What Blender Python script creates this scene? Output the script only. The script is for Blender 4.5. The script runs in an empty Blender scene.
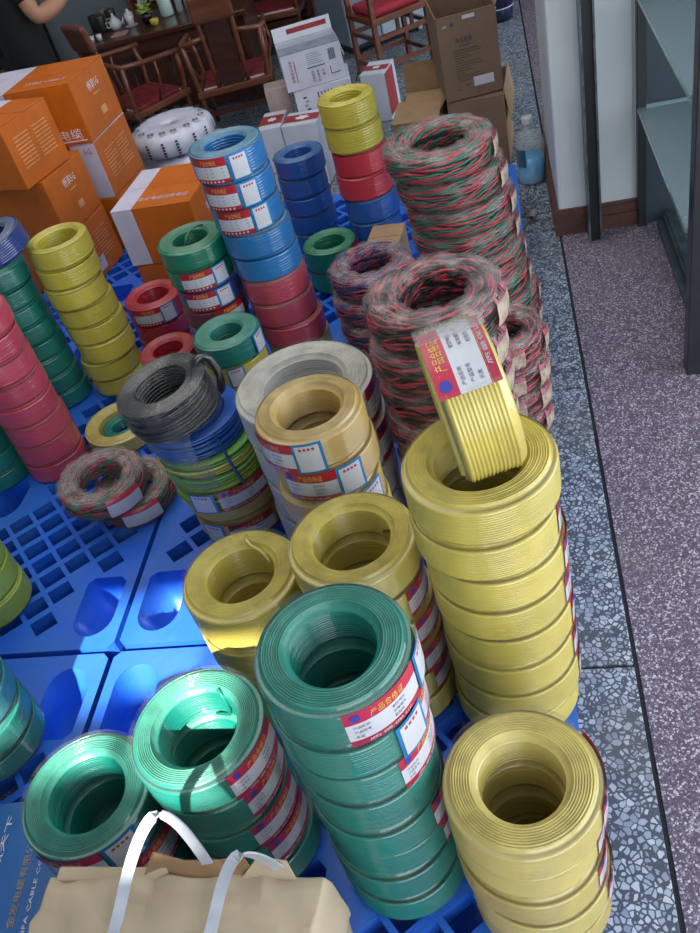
import bpy, bmesh, math, random
from mathutils import Vector, Matrix, Euler
random.seed(7)
S = bpy.context.scene
COL = S.collection
K = 1.3                      # the scene below is laid out in units of 1.3 m; everything is scaled to metres at the end
PI = math.pi
D = PI/180

# ------------------------------------------------------------------ camera
cam = bpy.data.cameras.new('camera'); camo = bpy.data.objects.new('camera', cam); COL.objects.link(camo)
CR = ((0.971034, -0.101926, -0.216112), (0.090978, -0.678612, 0.728840), (-0.220944, -0.727390, -0.649682))
mw = Matrix.Identity(4)
for i in range(3):
    mw[i][0] = CR[i][0]; mw[i][1] = -CR[i][1]; mw[i][2] = -CR[i][2]
mw[2][3] = 1.5*K
camo.matrix_world = mw
cam.sensor_width = 36; cam.sensor_fit = 'AUTO'; cam.lens = 869.5/933*36; cam.clip_start = .02
S.camera = camo

# ------------------------------------------------------------------ light and exposure
S.view_settings.view_transform = 'Standard'; S.view_settings.look = 'None'
S.view_settings.gamma = 1; S.view_settings.use_curve_mapping = False
S.view_settings.exposure = 0.20
W = bpy.data.worlds.new('daylight'); S.world = W; W.use_nodes = True
W.node_tree.nodes['Background'].inputs[0].default_value = (.72, .84, 1, 1)
W.node_tree.nodes['Background'].inputs[1].default_value = 1.1
sun = bpy.data.lights.new('sun', 'SUN'); suno = bpy.data.objects.new('sun', sun); COL.objects.link(suno)
suno.rotation_euler = (50*D, 0, 0); sun.energy = 14; sun.angle = 1.0*D; sun.color = (1, .95, .86)
def area(name, loc, rot, sx, sy, power, color):
    l = bpy.data.lights.new(name, 'AREA'); l.shape = 'RECTANGLE'; l.size = sx*K; l.size_y = sy*K; l.energy = power*K*K; l.color = color
    o = bpy.data.objects.new(name, l); COL.objects.link(o); o.location = Vector(loc)*K; o.rotation_euler = rot
    return o
area('daylight_side', (2.55, .9, 1.35), (0, 90*D, 0), 2.2, 3.6, 72, (.86, .93, 1))       # the open side of the shop
area('daylight_front', (1.0, -1.36, 1.3), (-90*D, 0, PI), 2.4, 2.0, 44, (.95, .97, 1))   # the front door opening
area('daylight_back', (2.55, 4.95, 1.2), (0, 90*D, 0), 1.9, 1.8, 26, (.86, .93, 1))         # the side door at the back
area('overhead_fill', (-1.1, 2.2, 2.84), (0, 0, 0), 2.6, 2.6, 36, (1, .98, .95))  # added overhead fill that brightens the coils and the back; no fixture hangs here

# ------------------------------------------------------------------ materials
def lin(h):
    c = [int(h[i:i+2], 16)/255 for i in (0, 2, 4)]
    return tuple(x/12.92 if x <= .04045 else ((x+.055)/1.055)**2.4 for x in c) + (1,)
MATS = {}
def mat(name, hexc, rough=.5, coat=0, var=.12, nscale=14, bump=0, bscale=60, metal=0, spec=.5, hex2=None, stretch=None, coat_rough=.15, coat_ior=1.5, wrinkle=None):
    if name in MATS: return MATS[name]
    m = bpy.data.materials.new(name); m.use_nodes = True; MATS[name] = m
    nt = m.node_tree; b = nt.nodes['Principled BSDF']; N = nt.nodes.new; L = nt.links.new
    b.inputs['Roughness'].default_value = rough; b.inputs['Metallic'].default_value = metal
    b.inputs['Specular IOR Level'].default_value = spec
    b.inputs['Coat Weight'].default_value = coat; b.inputs['Coat Roughness'].default_value = coat_rough; b.inputs['Coat IOR'].default_value = coat_ior
    tc = N('ShaderNodeTexCoord'); mp = N('ShaderNodeMapping'); L(tc.outputs['Object'], mp.inputs[0])
    if stretch: mp.inputs['Scale'].default_value = stretch
    n = N('ShaderNodeTexNoise'); n.inputs['Scale'].default_value = nscale; n.inputs['Detail'].default_value = 4
    L(mp.outputs[0], n.inputs['Vector'])
    mx = N('ShaderNodeMix'); mx.data_type = 'RGBA'
    c = lin(hexc); c2 = lin(hex2) if hex2 else tuple(x*(1-2*var) for x in c[:3])+(1,)
    c1 = c if hex2 else tuple(min(1, x*(1+var)) for x in c[:3])+(1,)
    mx.inputs[6].default_value = c1; mx.inputs[7].default_value = c2
    r = N('ShaderNodeMapRange'); r.inputs[1].default_value = .35; r.inputs[2].default_value = .68
    L(n.outputs['Fac'], r.inputs[0]); L(r.outputs[0], mx.inputs[0]); L(mx.outputs[2], b.inputs['Base Color'])
    if bump:
        n2 = N('ShaderNodeTexNoise'); n2.inputs['Scale'].default_value = bscale; n2.inputs['Detail'].default_value = 3
        mp2 = N('ShaderNodeMapping'); mp2.inputs['Scale'].default_value = wrinkle or (1, 1, 1); L(tc.outputs['Object'], mp2.inputs[0]); L(mp2.outputs[0], n2.inputs['Vector'])
        bp = N('ShaderNodeBump'); bp.inputs['Strength'].default_value = bump; bp.inputs['Distance'].default_value = .01
        L(n2.outputs['Fac'], bp.inputs['Height']); L(bp.outputs[0], b.inputs['Normal'])
        if coat: L(bp.outputs[0], b.inputs['Coat Normal'])
    return m
def film(name, hexc, lo, hi, rough=.2, nscale=18, gloss=.5, settle=None):
    """thin clear plastic film, dusty in patches"""
    if name in MATS: return MATS[name]
    m = bpy.data.materials.new(name); m.use_nodes = True; MATS[name] = m
    nt = m.node_tree; N = nt.nodes.new; L = nt.links.new
    b = nt.nodes['Principled BSDF']; out = nt.nodes['Material Output']
    b.inputs['Base Color'].default_value = lin(hexc); b.inputs['Roughness'].default_value = rough
    b.inputs['Specular IOR Level'].default_value = gloss
    tr = N('ShaderNodeBsdfTransparent'); mix = N('ShaderNodeMixShader')
    tc = N('ShaderNodeTexCoord'); n = N('ShaderNodeTexNoise'); n.inputs['Scale'].default_value = nscale; n.inputs['Detail'].default_value = 5
    L(tc.outputs['Object'], n.inputs['Vector'])
    r = N('ShaderNodeMapRange'); r.inputs[1].default_value = .32; r.inputs[2].default_value = .7
    r.inputs[3].default_value = lo; r.inputs[4].default_value = hi
    L(n.outputs['Fac'], r.inputs[0])
    if settle is not None:          # dust lies on what faces up
        g = N('ShaderNodeNewGeometry'); sp = N('ShaderNodeSeparateXYZ'); L(g.outputs['True Normal'], sp.inputs[0])
        r2 = N('ShaderNodeMapRange'); r2.inputs[1].default_value = .2; r2.inputs[2].default_value = .85; r2.inputs[3].default_value = settle; r2.inputs[4].default_value = 1
        L(sp.outputs[2], r2.inputs[0]); mu = N('ShaderNodeMath'); mu.operation = 'MULTIPLY'; L(r.outputs[0], mu.inputs[0]); L(r2.outputs[0], mu.inputs[1]); L(mu.outputs[0], mix.inputs[0])
    else: L(r.outputs[0], mix.inputs[0])
    L(tr.outputs[0], mix.inputs[1]); L(b.outputs[0], mix.inputs[2])
    L(mix.outputs[0], out.inputs[0])
    n2 = N('ShaderNodeTexNoise'); n2.inputs['Scale'].default_value = 45; n2.inputs['Detail'].default_value = 3; n2.inputs['Distortion'].default_value = 1.5
    L(tc.outputs['Object'], n2.inputs['Vector'])
    bp = N('ShaderNodeBump'); bp.inputs['Strength'].default_value = .7; bp.inputs['Distance'].default_value = .01
    L(n2.outputs['Fac'], bp.inputs['Height']); L(bp.outputs[0], b.inputs['Normal'])
    return m
def terrazzo(name, scale, chips, ground, thr, rough=.45, small=None):
    m = bpy.data.materials.new(name); m.use_nodes = True; nt = m.node_tree; N = nt.nodes.new; L = nt.links.new
    b = nt.nodes['Principled BSDF']; b.inputs['Roughness'].default_value = rough
    tc = N('ShaderNodeTexCoord')
    wn = N('ShaderNodeTexNoise'); wn.inputs['Scale'].default_value = scale*1.3; L(tc.outputs['Object'], wn.inputs['Vector'])
    add = N('ShaderNodeVectorMath'); add.operation = 'MULTIPLY_ADD'
    L(wn.outputs['Color'], add.inputs[0]); add.inputs[1].default_value = (.35/scale,)*3; L(tc.outputs['Object'], add.inputs[2])
    e = N('ShaderNodeTexVoronoi'); e.feature = 'DISTANCE_TO_EDGE'; e.inputs['Scale'].default_value = scale; L(add.outputs[0], e.inputs['Vector'])
    v = N('ShaderNodeTexVoronoi'); v.inputs['Scale'].default_value = scale; L(add.outputs[0], v.inputs['Vector'])
    sp = N('ShaderNodeSeparateColor'); L(v.outputs['Color'], sp.inputs[0])
    cr = N('ShaderNodeValToRGB'); cr.color_ramp.interpolation = 'CONSTANT'
    el = cr.color_ramp.elements
    el[0].position = 0; el[0].color = lin(chips[0]); el[1].position = 1/len(chips); el[1].color = lin(chips[1])
    for i, h in enumerate(chips[2:]):
        x = el.new((i+2)/len(chips)); x.color = lin(h)
    L(sp.outputs[0], cr.inputs[0])
    # threshold of each chip varies, so that chips have different sizes
    th = N('ShaderNodeMath'); th.operation = 'MULTIPLY_ADD'; L(sp.outputs[1], th.inputs[0]); th.inputs[1].default_value = thr*1.6; th.inputs[2].default_value = thr*.35
    gt = N('ShaderNodeMath'); gt.operation = 'GREATER_THAN'; L(e.outputs['Distance'], gt.inputs[0]); L(th.outputs[0], gt.inputs[1])
    g = N('ShaderNodeMix'); g.data_type = 'RGBA'
    n = N('ShaderNodeTexNoise'); n.inputs['Scale'].default_value = 5; n.inputs['Detail'].default_value = 6; L(tc.outputs['Object'], n.inputs['Vector'])
    gc = lin(ground); g.inputs[6].default_value = gc; g.inputs[7].default_value = tuple(min(1, x*1.7+.01) for x in gc[:3])+(1,)
    L(n.outputs['Fac'], g.inputs[0])
    mx = N('ShaderNodeMix'); mx.data_type = 'RGBA'; L(gt.outputs[0], mx.inputs[0]); L(g.outputs[2], mx.inputs[6]); L(cr.outputs[0], mx.inputs[7])
    dn = N('ShaderNodeTexNoise'); dn.inputs['Scale'].default_value = 2.2; dn.inputs['Detail'].default_value = 5; L(tc.outputs['Object'], dn.inputs['Vector'])
    dr = N('ShaderNodeMapRange'); dr.inputs[1].default_value = .52; dr.inputs[2].default_value = .75; dr.inputs[4].default_value = .55; L(dn.outputs['Fac'], dr.inputs[0])
    dm = N('ShaderNodeMix'); dm.data_type = 'RGBA'; L(dr.outputs[0], dm.inputs[0]); L(mx.outputs[2], dm.inputs[6]); dm.inputs[7].default_value = lin('6e675f')
    L(dm.outputs[2], b.inputs['Base Color'])
    return m
# wire insulation: (body, dusty top film)
WC = {'yellow': 'cab852', 'palewax': 'c6b563', 'wax': 'b7a458', 'lemon': 'c6b73c', 'tan': 'c0a055', 'green': '0c786a', 'teal': '0c7a6c', 'darkgreen': '0d7654', 'red': 'b01f30', 'pink': 'bb4456',
      'bright_red': 'c8323f', 'blue': '2372b0', 'navy': '1c58ae', 'indigo': '16327c', 'slate': '2c3f86', 'lime': '9db638', 'white': 'cfcdc8', 'black': '15161a', 'brownred': '6d2830', 'aqua': '167e8c'}
def wire(c):
    return mat('wire_'+c, WC[c], .42, .7, var=.07, nscale=9, bump=.16, bscale=34, coat_rough=.07, coat_ior=1.75, wrinkle=(1, 1, .25))
def dusty(c, f=.45):
    r = WC[c]; g = 'a49c86'
    h = ''.join('%02x' % int(int(r[i:i+2], 16)*(1-f)+int(g[i:i+2], 16)*f) for i in (0, 2, 4))
    return mat('dusty_%s_%d' % (c, f*100), h, .5, .3, .1, 30, .2, 60)
M_RED = mat('label_red', 'b42a46', .4, .3); M_CRIM = mat('label_crimson', 'a81f2c', .4, .3)
M_PAPER = mat('label_paper', 'c6c7cd', .5, .2, .05); M_GOLD = mat('print_gold', 'e0b552', .4, 0, .05); M_INK = mat('print_ink', '3b3d45', .6, 0, .05)
M_BLUEB = mat('tag_blue', '1678b4', .4, .2); M_WHITE = mat('print_white', 'eae6e6', .6, 0, .04); M_EMB = mat('emblem_blue', '3a3f98', .5)
M_PRED = mat('print_red', 'b03045', .6); M_GREY = mat('print_grey', '9c9a9c', .6)
M_PALLET = mat('pallet_blue_plastic', '1f63dc', .36, .1, .08, 9, .12, 50, hex2='326cc8')
M_ORANGE = mat('carton_orange', 'c7640f', .5, .12, .05); M_LILAC = mat('carton_lilac_white', 'c9c4d6', .55, 0, .04)
M_KRAFT = mat('kraft_paper', 'b3a288', .75, 0, .07, 8, .3, 14); M_BROWN = mat('brown_carton', '7a6350', .75, 0, .06, 6, .1, 60)
M_BROWN2 = mat('pale_carton', 'a88a68', .75, 0, .06); M_INSIDE = mat('carton_inside', '8b6c4c', .8)
M_CWHITE = mat('white_carton', 'd2d6e4', .6, 0, .04); M_CRED = mat('carton_red', 'a53a3c', .6)
M_WOOD = mat('dark_red_wood', '4a2a20', .38, .25, .2, 6, .08, 40, hex2='3a1f18', stretch=(1, 1, 6)); M_WOOD2 = mat('reddish_wood', '7c4630', .35, .25, .2, 7, .08, 40, hex2='603623', stretch=(1, 1, 5))
M_CUSH = mat('red_cushion', '8a1f2a', .75, 0, .1, 30, .2, 90, hex2='5e151c'); M_TRIMW = mat('cushion_piping', 'cfcaca', .7)
M_FRAME = mat('dark_metal', '23272b', .35, .1, .15, 12, .05); M_STEEL = mat('steel', 'a9adb0', .35, 0, .15, 30, .1, metal=.8)
M_PLASTER = mat('white_plaster', 'd4d9db', .75, 0, .05, 4, .06, 25, hex2='bcc2c5', stretch=(1, 1, .4)); M_BASE = mat('brown_skirting', '55352c', .4, .2, .15)
M_WALL = mat('grey_wall', '8d9aa2', .8, 0, .04, 2); M_CEIL = mat('ceiling_white', 'c9cac8', .8)
M_TBLACK = mat('black_cloth', '070708', .85, 0, .1, 40, .2, 150); M_SKIN = mat('skin', 'a9795f', .5, 0, .06, 20, .05); M_HAIR = mat('hair_black', '0b0a0a', .5); M_TROU = mat('dark_trousers', '0c0d11', .85)

# ------------------------------------------------------------------ mesh helpers
class MB:
    def __init__(s): s.v = []; s.f = []; s.m = []; s.T = Matrix.Identity(4)
    def add(s, vs, fs, m=0):
        o = len(s.v); s.v += [tuple(s.T @ Vector(p)) for p in vs]
        s.f += [tuple(i+o for i in f) for f in fs]; s.m += list(m) if isinstance(m, (list, tuple)) else [m]*len(fs)
        return s
    def box(s, x0, x1, y0, y1, z0, z1, m=0):
        return s.add([(x0,y0,z0),(x1,y0,z0),(x1,y1,z0),(x0,y1,z0),(x0,y0,z1),(x1,y0,z1),(x1,y1,z1),(x0,y1,z1)],
                     [(0,3,2,1),(4,5,6,7),(0,1,5,4),(1,2,6,5),(2,3,7,6),(3,0,4,7)], m)
    def lathe(s, prof, n=32, m=0, closed=False, wob=None):
        vs = []; fs = []; ms = []
        P = len(prof)
        for i in range(n):
            a = 2*PI*i/n; c, q = math.cos(a), math.sin(a); k = 1+(wob(a) if wob else 0)
            vs += [(r*k*c, r*k*q, z) for r, z in prof]
        for i in range(n):
            j = (i+1) % n
            for p in range(P if closed else P-1):
                q = (p+1) % P
                fs.append((i*P+p, j*P+p, j*P+q, i*P+q)); ms.append(m(p) if callable(m) else m)
        return s.add(vs, fs, ms)
    def tube(s, pts, r, n=6, closed=False, m=0, caps=True):
        pts = [Vector(p) for p in pts]; L = len(pts); rr = r if isinstance(r, (list, tuple)) else [r]*L
        vs = []; up = None
        for i, p in enumerate(pts):
            t = (pts[(i+1) % L]-pts[i-1]) if closed else (pts[min(i+1, L-1)]-pts[max(i-1, 0)])
            t.normalize()
            if up is None:
                up = Vector((0, 0, 1)) if abs(t.z) < .9 else Vector((1, 0, 0))
            a = up - t*up.dot(t); a.normalize(); b = t.cross(a); up = a
            for k in range(n):
                w = 2*PI*k/n; vs.append(p+(a*math.cos(w)+b*math.sin(w))*rr[i])
        fs = []
        for i in range(L if closed else L-1):
            j = (i+1) % L
            for k in range(n):
                q = (k+1) % n; fs.append((i*n+k, i*n+q, j*n+q, j*n+k))
        if caps and not closed: fs += [tuple(range(n-1, -1, -1)), tuple((L-1)*n+k for k in range(n))]
        return s.add(vs, fs, m)
    def prism(s, poly, z0, z1, m=0, top=None):
        n = len(poly); t = top or poly
        return s.add([(x, y, z0) for x, y in poly]+[(x, y, z1) for x, y in t],
                     [tuple(range(n-1, -1, -1)), tuple(range(n, 2*n))]+[(i, (i+1) % n, n+(i+1) % n, n+i) for i in range(n)], m)
    def mesh(s, name, mats, smooth=False):
        me = bpy.data.meshes.new(name); me.from_pydata(s.v, [], s.f)
        for m in (mats if isinstance(mats, (list, tuple)) else [mats]): me.materials.append(m)
        me.polygons.foreach_set('material_index', s.m)
        if smooth:
            me.polygons.foreach_set('use_smooth', [True]*len(s.f))
        me.update(); return me
    def build(s, name, mats, parent=None, smooth=False, bevel=0, kind=None, loc=None, rot=None):
        return link(name, s.mesh(name, mats, smooth), parent, bevel, kind, loc, rot)
def link(name, me, parent=None, bevel=0, kind=None, loc=None, rot=None):
    o = bpy.data.objects.new(name, me); COL.objects.link(o)
    if parent: o.parent = parent
    if bevel:
        b = o.modifiers.new('bevel', 'BEVEL'); b.width = bevel; b.segments = 2; b.limit_method = 'ANGLE'; b.angle_limit = .6
    if kind: o['kind'] = kind
    if loc: o.location = loc
    if rot: o.rotation_euler = rot
    return o
LABELS = set()
def tag(o, label, cat, group=None):
    assert label not in LABELS, label
    LABELS.add(label); o['label'] = label; o['category'] = cat
    if group: o['group'] = group
    return o
def thing(name, label, cat, loc=(0, 0, 0), rot=(0, 0, 0), group=None):
    o = bpy.data.objects.new(name, None); COL.objects.link(o); o.location = loc
    o.rotation_euler = (0, 0, rot) if not isinstance(rot, (tuple, list)) else rot
    return tag(o, label, cat, group)
def dup(root, loc, rot=None, label=None, skip=()):
    r = root.copy(); COL.objects.link(r); r.location = loc
    if rot is not None: r.rotation_euler = rot
    if label:
        assert label not in LABELS, label
        LABELS.add(label); r['label'] = label
    for ch in list(root.children):
        if ch.name.split('.')[0] in skip: continue
        c = ch.copy(); COL.objects.link(c); c.parent = r
        for g in list(ch.children):
            d = g.copy(); COL.objects.link(d); d.parent = c
    return r
def xf(loc=(0, 0, 0), rz=0, rx=0, ry=0): return Matrix.Translation(loc) @ Euler((rx, ry, rz)).to_matrix().to_4x4()
TXT = {}
def text_data(body, res=1):
    """flat lettering as vertices and faces, one unit high, starting at x=0, plus its width"""
    if body in TXT: return TXT[body]
    c = bpy.data.curves.new('lettering', 'FONT'); c.body = body; c.resolution_u = res
    o = bpy.data.objects.new('lettering', c); COL.objects.link(o)
    me = bpy.data.meshes.new_from_object(o.evaluated_get(bpy.context.evaluated_depsgraph_get()))
    vs = [(v.co.x, v.co.y, 0) for v in me.vertices]; fs = [tuple(p.vertices) for p in me.polygons]
    bpy.data.objects.remove(o); bpy.data.curves.remove(c); bpy.data.meshes.remove(me)
    x0 = min(v[0] for v in vs); x1 = max(v[0] for v in vs); y0 = min(v[1] for v in vs); y1 = max(v[1] for v in vs)
    h = y1-y0
    vs = [((x-x0)/h, (y-y0)/h, 0) for x, y, _ in vs]
    TXT[body] = (vs, fs, (x1-x0)/h); return TXT[body]
def put_text(mb, body, fn, width=None, height=None, m=0):
    """fn(u, v) -> 3D; the text fills width x height"""
    vs, fs, w = text_data(body)
    sy = height if height else width/w
    sx = (width/w) if width else sy
    mb.add([fn(x*sx, y*sy) for x, y, _ in vs], fs, m)
def plane_fn(o, ux, uy):
    o, ux, uy = Vector(o), Vector(ux), Vector(uy)
    return lambda u, v: o+ux*u+uy*v

# ------------------------------------------------------------------ the room
def struct(name, mb, mats, **k):
    return mb.build(name, mats, None, kind='structure', **k)
M_TILE = terrazzo('floor_tile_terrazzo', 88, ['a9b2bc', '96a0ad', 'b8bec5', '87919f', 'a0a9b5'], '38414c', .115)
M_PURPLE = terrazzo('purple_terrazzo', 250, ['5e5260', '80758a', 'a69fac', '685a6a', 'c4bec6', '54485a', '786a7c'], '3c323e', .06, .5)
M_JOINT = mat('joint_dark', '2a303a', .8)
fl = struct('floor', MB().box(.14, 3.2, -1.6, 6.2, -.1, 0).box(-4.2, .14, -1.6, 6.2, -.1, -.006, 1), [M_PURPLE, M_JOINT])
TW = .885
tm = None
for ix in range(5):
    for iy in range(9):
        x1 = .134-ix*TW; y0 = 1.02+(iy-3)*TW
        me = MB().box(0, TW-.007, 0, TW-.007, -.05, 0).mesh('tile', M_TILE)
        if y0 > 6.1 or x1 < -4.2: continue
        o = link('tile', me, fl, .0015); o.location = (x1-TW+.007-.003, y0+.003, 0)
struct('wall_back', MB().box(-4.2, 3.2, 6.2, 6.3, 0, 2.9), M_WALL)
struct('wall_left', MB().box(-4.3, -4.2, -1.5, 6.3, 0, 2.9), M_WALL)
struct('wall_right', MB().box(2.6, 2.7, 2.9, 4.0, 0, 2.9).box(2.6, 2.7, 4.0, 5.9, 2.2, 2.9).box(2.6, 2.7, 5.9, 6.3, 0, 2.9), M_WALL)
struct('ceiling', MB().box(-4.3, 2.7, -1.5, 6.3, 2.9, 3.0), M_CEIL)
# front wall with a transom window (the sun patch) and a wide door opening
wf = MB()
wf.box(-4.3, -1.07, -1.5, -1.4, 0, 2.9).box(-1.07, -.46, -1.5, -1.4, 0, 2.06).box(-1.07, -.46, -1.5, -1.4, 2.37, 2.9).box(-.70, -.675, -1.47, -1.43, 2.06, 2.37)  # the thin upright bar is added to cast a stripe through the sun patch
wf.box(-.46, .3, -1.5, -1.4, 0, 2.9).box(.3, 2.2, -1.5, -1.4, 2.3, 2.9).box(2.2, 2.7, -1.5, -1.4, 0, 2.9)
struct('wall_front', wf, M_WALL)
struct('added_awning', MB().box(-.3, 2.7, -4.4, -1.5, 2.4, 2.46), M_CEIL)      # unseen awning, added to keep the sun out of the door opening
# pillar
struct('wall_pillar', MB().box(.136, .386, 2.752, 3.40, 0, 2.9), M_PLASTER, bevel=.012)
bb = MB()
for (a, b, z0, z1) in ((.016, 0, 0, .040), (.020, 0, .040, .049), (.011, 0, .049, .069), (.015, 0, .069, .078), (.008, 0, .078, .088)):
    bb.box(.136-a, .386, 2.752-a, 2.752, z0, z1).box(.136-a, .136, 2.752, 3.40, z0, z1)
struct('baseboard_pillar', bb, M_BASE)
rail = MB().box(.222, .228, 2.655, 2.725, 0, 2.9, 1).box(.258, .264, 2.655, 2.725, 0, 2.9, 1).box(.228, .258, 2.70, 2.725, 0, 2.9, 0).box(.228, .258, 2.672, 2.678, 0, 2.9, 0)
struct('trim_2', rail, [mat('rail_black', '14171a', .4), mat('rail_edge', '5c6468', .4, 0, .3, 20, .1, metal=.5)])

# ------------------------------------------------------------------ display case
dc = thing('display_case', 'dark framed display case with green-edged glass shelves beside the white pillar', 'display case', (.388, 1.9, 0))
GL = bpy.data.materials.new('shelf_glass'); GL.use_nodes = True
nt = GL.node_tree; gb = nt.nodes['Principled BSDF']; gb.inputs['Base Color'].default_value = lin('b4c6cc'); gb.inputs['Roughness'].default_value = .06
tr = nt.nodes.new('ShaderNodeBsdfTransparent'); tr.inputs[0].default_value = (.90, .95, .96, 1); mx = nt.nodes.new('ShaderNodeMixShader'); mx.inputs[0].default_value = .30
nt.links.new(tr.outputs[0], mx.inputs[1]); nt.links.new(gb.outputs[0], mx.inputs[2]); nt.links.new(mx.outputs[0], nt.nodes['Material Output'].inputs[0])
GE = mat('glass_edge_green', '9cc4bc', .15, .4)
M_PANEL = mat('case_panel_slate', '3b4650', .4, .1, .06, 4)
MB().box(0, .04, .0, .05, 0, 1.9).box(.04, .052, .008, .05, 0, 1.9).build('post', M_FRAME, dc, bevel=.002)
MB().box(.62, .67, 0, .05, 0, 1.9).build('post', M_FRAME, dc, bevel=.002)
MB().box(-.004, .022, .815, .85, 0, 1.9).build('post', M_FRAME, dc, bevel=.002)
MB().box(.022, .17, .835, .85, 0, 1.9).build('back_panel', M_PANEL, dc)
MB().box(.174, .21, .83, .85, 0, 1.9).build('back_panel', mat('case_panel_dark', '30383f', .4), dc)
MB().box(.212, .62, .835, .85, 0, 1.9).build('back_panel', M_PANEL, dc)
MB().box(.205, .212, .815, .832, 0, 1.9).build('light_strip', M_STEEL, dc)
MB().box(.052, .07, .05, .80, 0, .022).box(.07, .11, .05, .80, 0, .045).box(.078, .084, .05, .80, .045, .05).build('bottom_rail', mat('rail_slate', '3e4a52', .45, .1, .2, 20), dc, bevel=.002)
MB().box(.04, .62, .01, .04, 0, .05).build('bottom_rail', M_FRAME, dc)
for z in (.382, .696, 1.05):
    g = MB(); g.box(-.004, .62, .06, .832, z, z+.012)
    g.m = [1 if i in (2, 3, 4, 5) else 0 for i in range(6)]
    g.build('shelf', [GL, GE], dc)
MB().box(.62, .628, .05, .83, 0, 1.9).build('glass_door', GL, dc)

# ------------------------------------------------------------------ pallets
def rot2(p, a): return (p[0]*math.cos(a)-p[1]*math.sin(a), p[0]*math.sin(a)+p[1]*math.cos(a))
PW, PD, PH = .918, .992, .15
def stadium(cx, cy, w, d, flip):
    """well outline: square at one end, round at the end towards the pallet edge"""
    pts = []
    for i in range(13):
        a = PI*i/12; pts.append((math.cos(a)*w/2, -d/2+w*.55-math.sin(a)*w*.55))
    pts = pts[::-1]+[(w/2, d/2-.015), (w/2-.015, d/2), (-w/2+.015, d/2), (-w/2, d/2-.015)]
    pts = [(x, y*(1 if not flip else -1)) for x, y in pts]
    return [(cx+x, cy+y) for x, y in pts]
wells = []
for ix, cx in enumerate((.07, PW/2, PW-.07)):
    for iy, cy in enumerate((.115, PD/2, PD-.115)):
        wells.append((cx, cy, .095, .165 if iy != 1 else .13, iy == 2))
def pallet_meshes():
    cu = bpy.data.curves.new('deck', 'CURVE'); cu.dimensions = '2D'; cu.fill_mode = 'BOTH'; cu.extrude = .02
    def spl(pts):
        s = cu.splines.new('POLY'); s.points.add(len(pts)-1); s.use_cyclic_u = True
        for i, (x, y) in enumerate(pts): s.points[i].co = (x, y, 0, 1)
    c = .014
    spl([(c, 0), (PW-c, 0), (PW, c), (PW, PD-c), (PW-c, PD), (c, PD), (0, PD-c), (0, c)])
    for w in wells: spl(stadium(*w))
    ang = 40*D; n = 0
    for i in range(-20, 21):
        for j in range(-20, 21):
            x, y = rot2((i*.064, j*.062), ang); x += PW/2; y += PD/2
            q = [rot2(p, ang) for p in ((-.0265, -.0225), (.0265, -.0225), (.0265, .0225), (-.0265, .0225))]
            q = [(x+a, y+b) for a, b in q]
            if not all(.03 < a < PW-.03 and .03 < b < PD-.03 for a, b in q): continue
            ok = True
            for (cx, cy, w, d, f) in wells:
                if any(abs(a-cx) < w/2+.008 and abs(b-cy) < d/2+.008 for a, b in q): ok = False; break
            if ok: spl(q); n += 1
    o = bpy.data.objects.new('deck', cu); COL.objects.link(o)
    deck = bpy.data.meshes.new_from_object(o.evaluated_get(bpy.context.evaluated_depsgraph_get()))
    bpy.data.objects.remove(o); deck.transform(Matrix.Translation((0, 0, PH-.02))); deck.materials.clear(); deck.materials.append(M_PALLET)
    feet = []
    for (cx, cy, w, d, f) in wells:
        top = stadium(cx, cy, w, d, f); n = len(top)
        mid = [(cx+(x-cx)*.86, cy+(y-cy)*.86+(.012 if not f else -.012)) for x, y in top]
        bot = [(cx+(x-cx)*.72, cy+(y-cy)*.7+(.018 if not f else -.018)) for x, y in top]
        m = MB(); vs = [(x, y, PH-.002) for x, y in top]+[(x, y, PH-.05) for x, y in mid]+[(x, y, .035) for x, y in bot]
        fs = [(k*n+i, k*n+(i+1) % n, (k+1)*n+(i+1) % n, (k+1)*n+i) for k in range(2) for i in range(n)]+[tuple(2*n+i for i in range(n))]
        m.add(vs, fs)
        # outer skin of the foot down to the floor
        m.add([(x, y, PH-.04) for x, y in [(cx+(x-cx)*1.03, cy+(y-cy)*1.03) for x, y in top]]+[(x, y, 0) for x, y in mid],
              [(i, (i+1) % n, n+(i+1) % n, n+i) for i in range(n)]+[tuple(n+i for i in range(n-1, -1, -1))])
        feet.append(m.mesh('foot', M_PALLET, True))
    base = MB()
    for y in (.06, PD/2-.06, PD-.18): base.box(.0, PW, y, y+.12, .001, .018)
    return deck, feet, base.mesh('runner', M_PALLET)
deck, feet, runner = pallet_meshes()
def pallet(loc, label):
    t = thing('plastic_pallet', label, 'pallet', loc, 0, 'blue plastic pallets under the wire')
    link('deck', deck, t, .0015)
    for f in feet: link('foot', f, t)
    link('runner', runner, t)
    # hanging rim around the deck
    m = MB(); m.box(.006, PW-.006, .006, .016, .06, PH-.04).box(.006, PW-.006, PD-.016, PD-.006, .06, PH-.04).box(.006, .016, .016, PD-.016, .06, PH-.04).box(PW-.016, PW-.006, .016, PD-.016, .06, PH-.04)
    m.build('rim', M_PALLET, t)
pallet((-.905, .022, 0), 'blue plastic pallet under the front green and yellow coils')
pallet((-.905, 1.030, 0), 'blue plastic pallet under the tan, white and red-black coils')
pallet((-.905, 2.038, 0), 'blue plastic pallet whose far corner reaches the water bottle')
pallet((-1.835, .020, 0), 'blue plastic pallet under the blue cable carton with gold characters')
pallet((-1.835, 1.026, 0), 'blue plastic pallet with bare lattice under the red and green twisted coils')
pallet((-1.835, 2.035, 0), 'blue plastic pallet under the stacked orange cartons')

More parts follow.
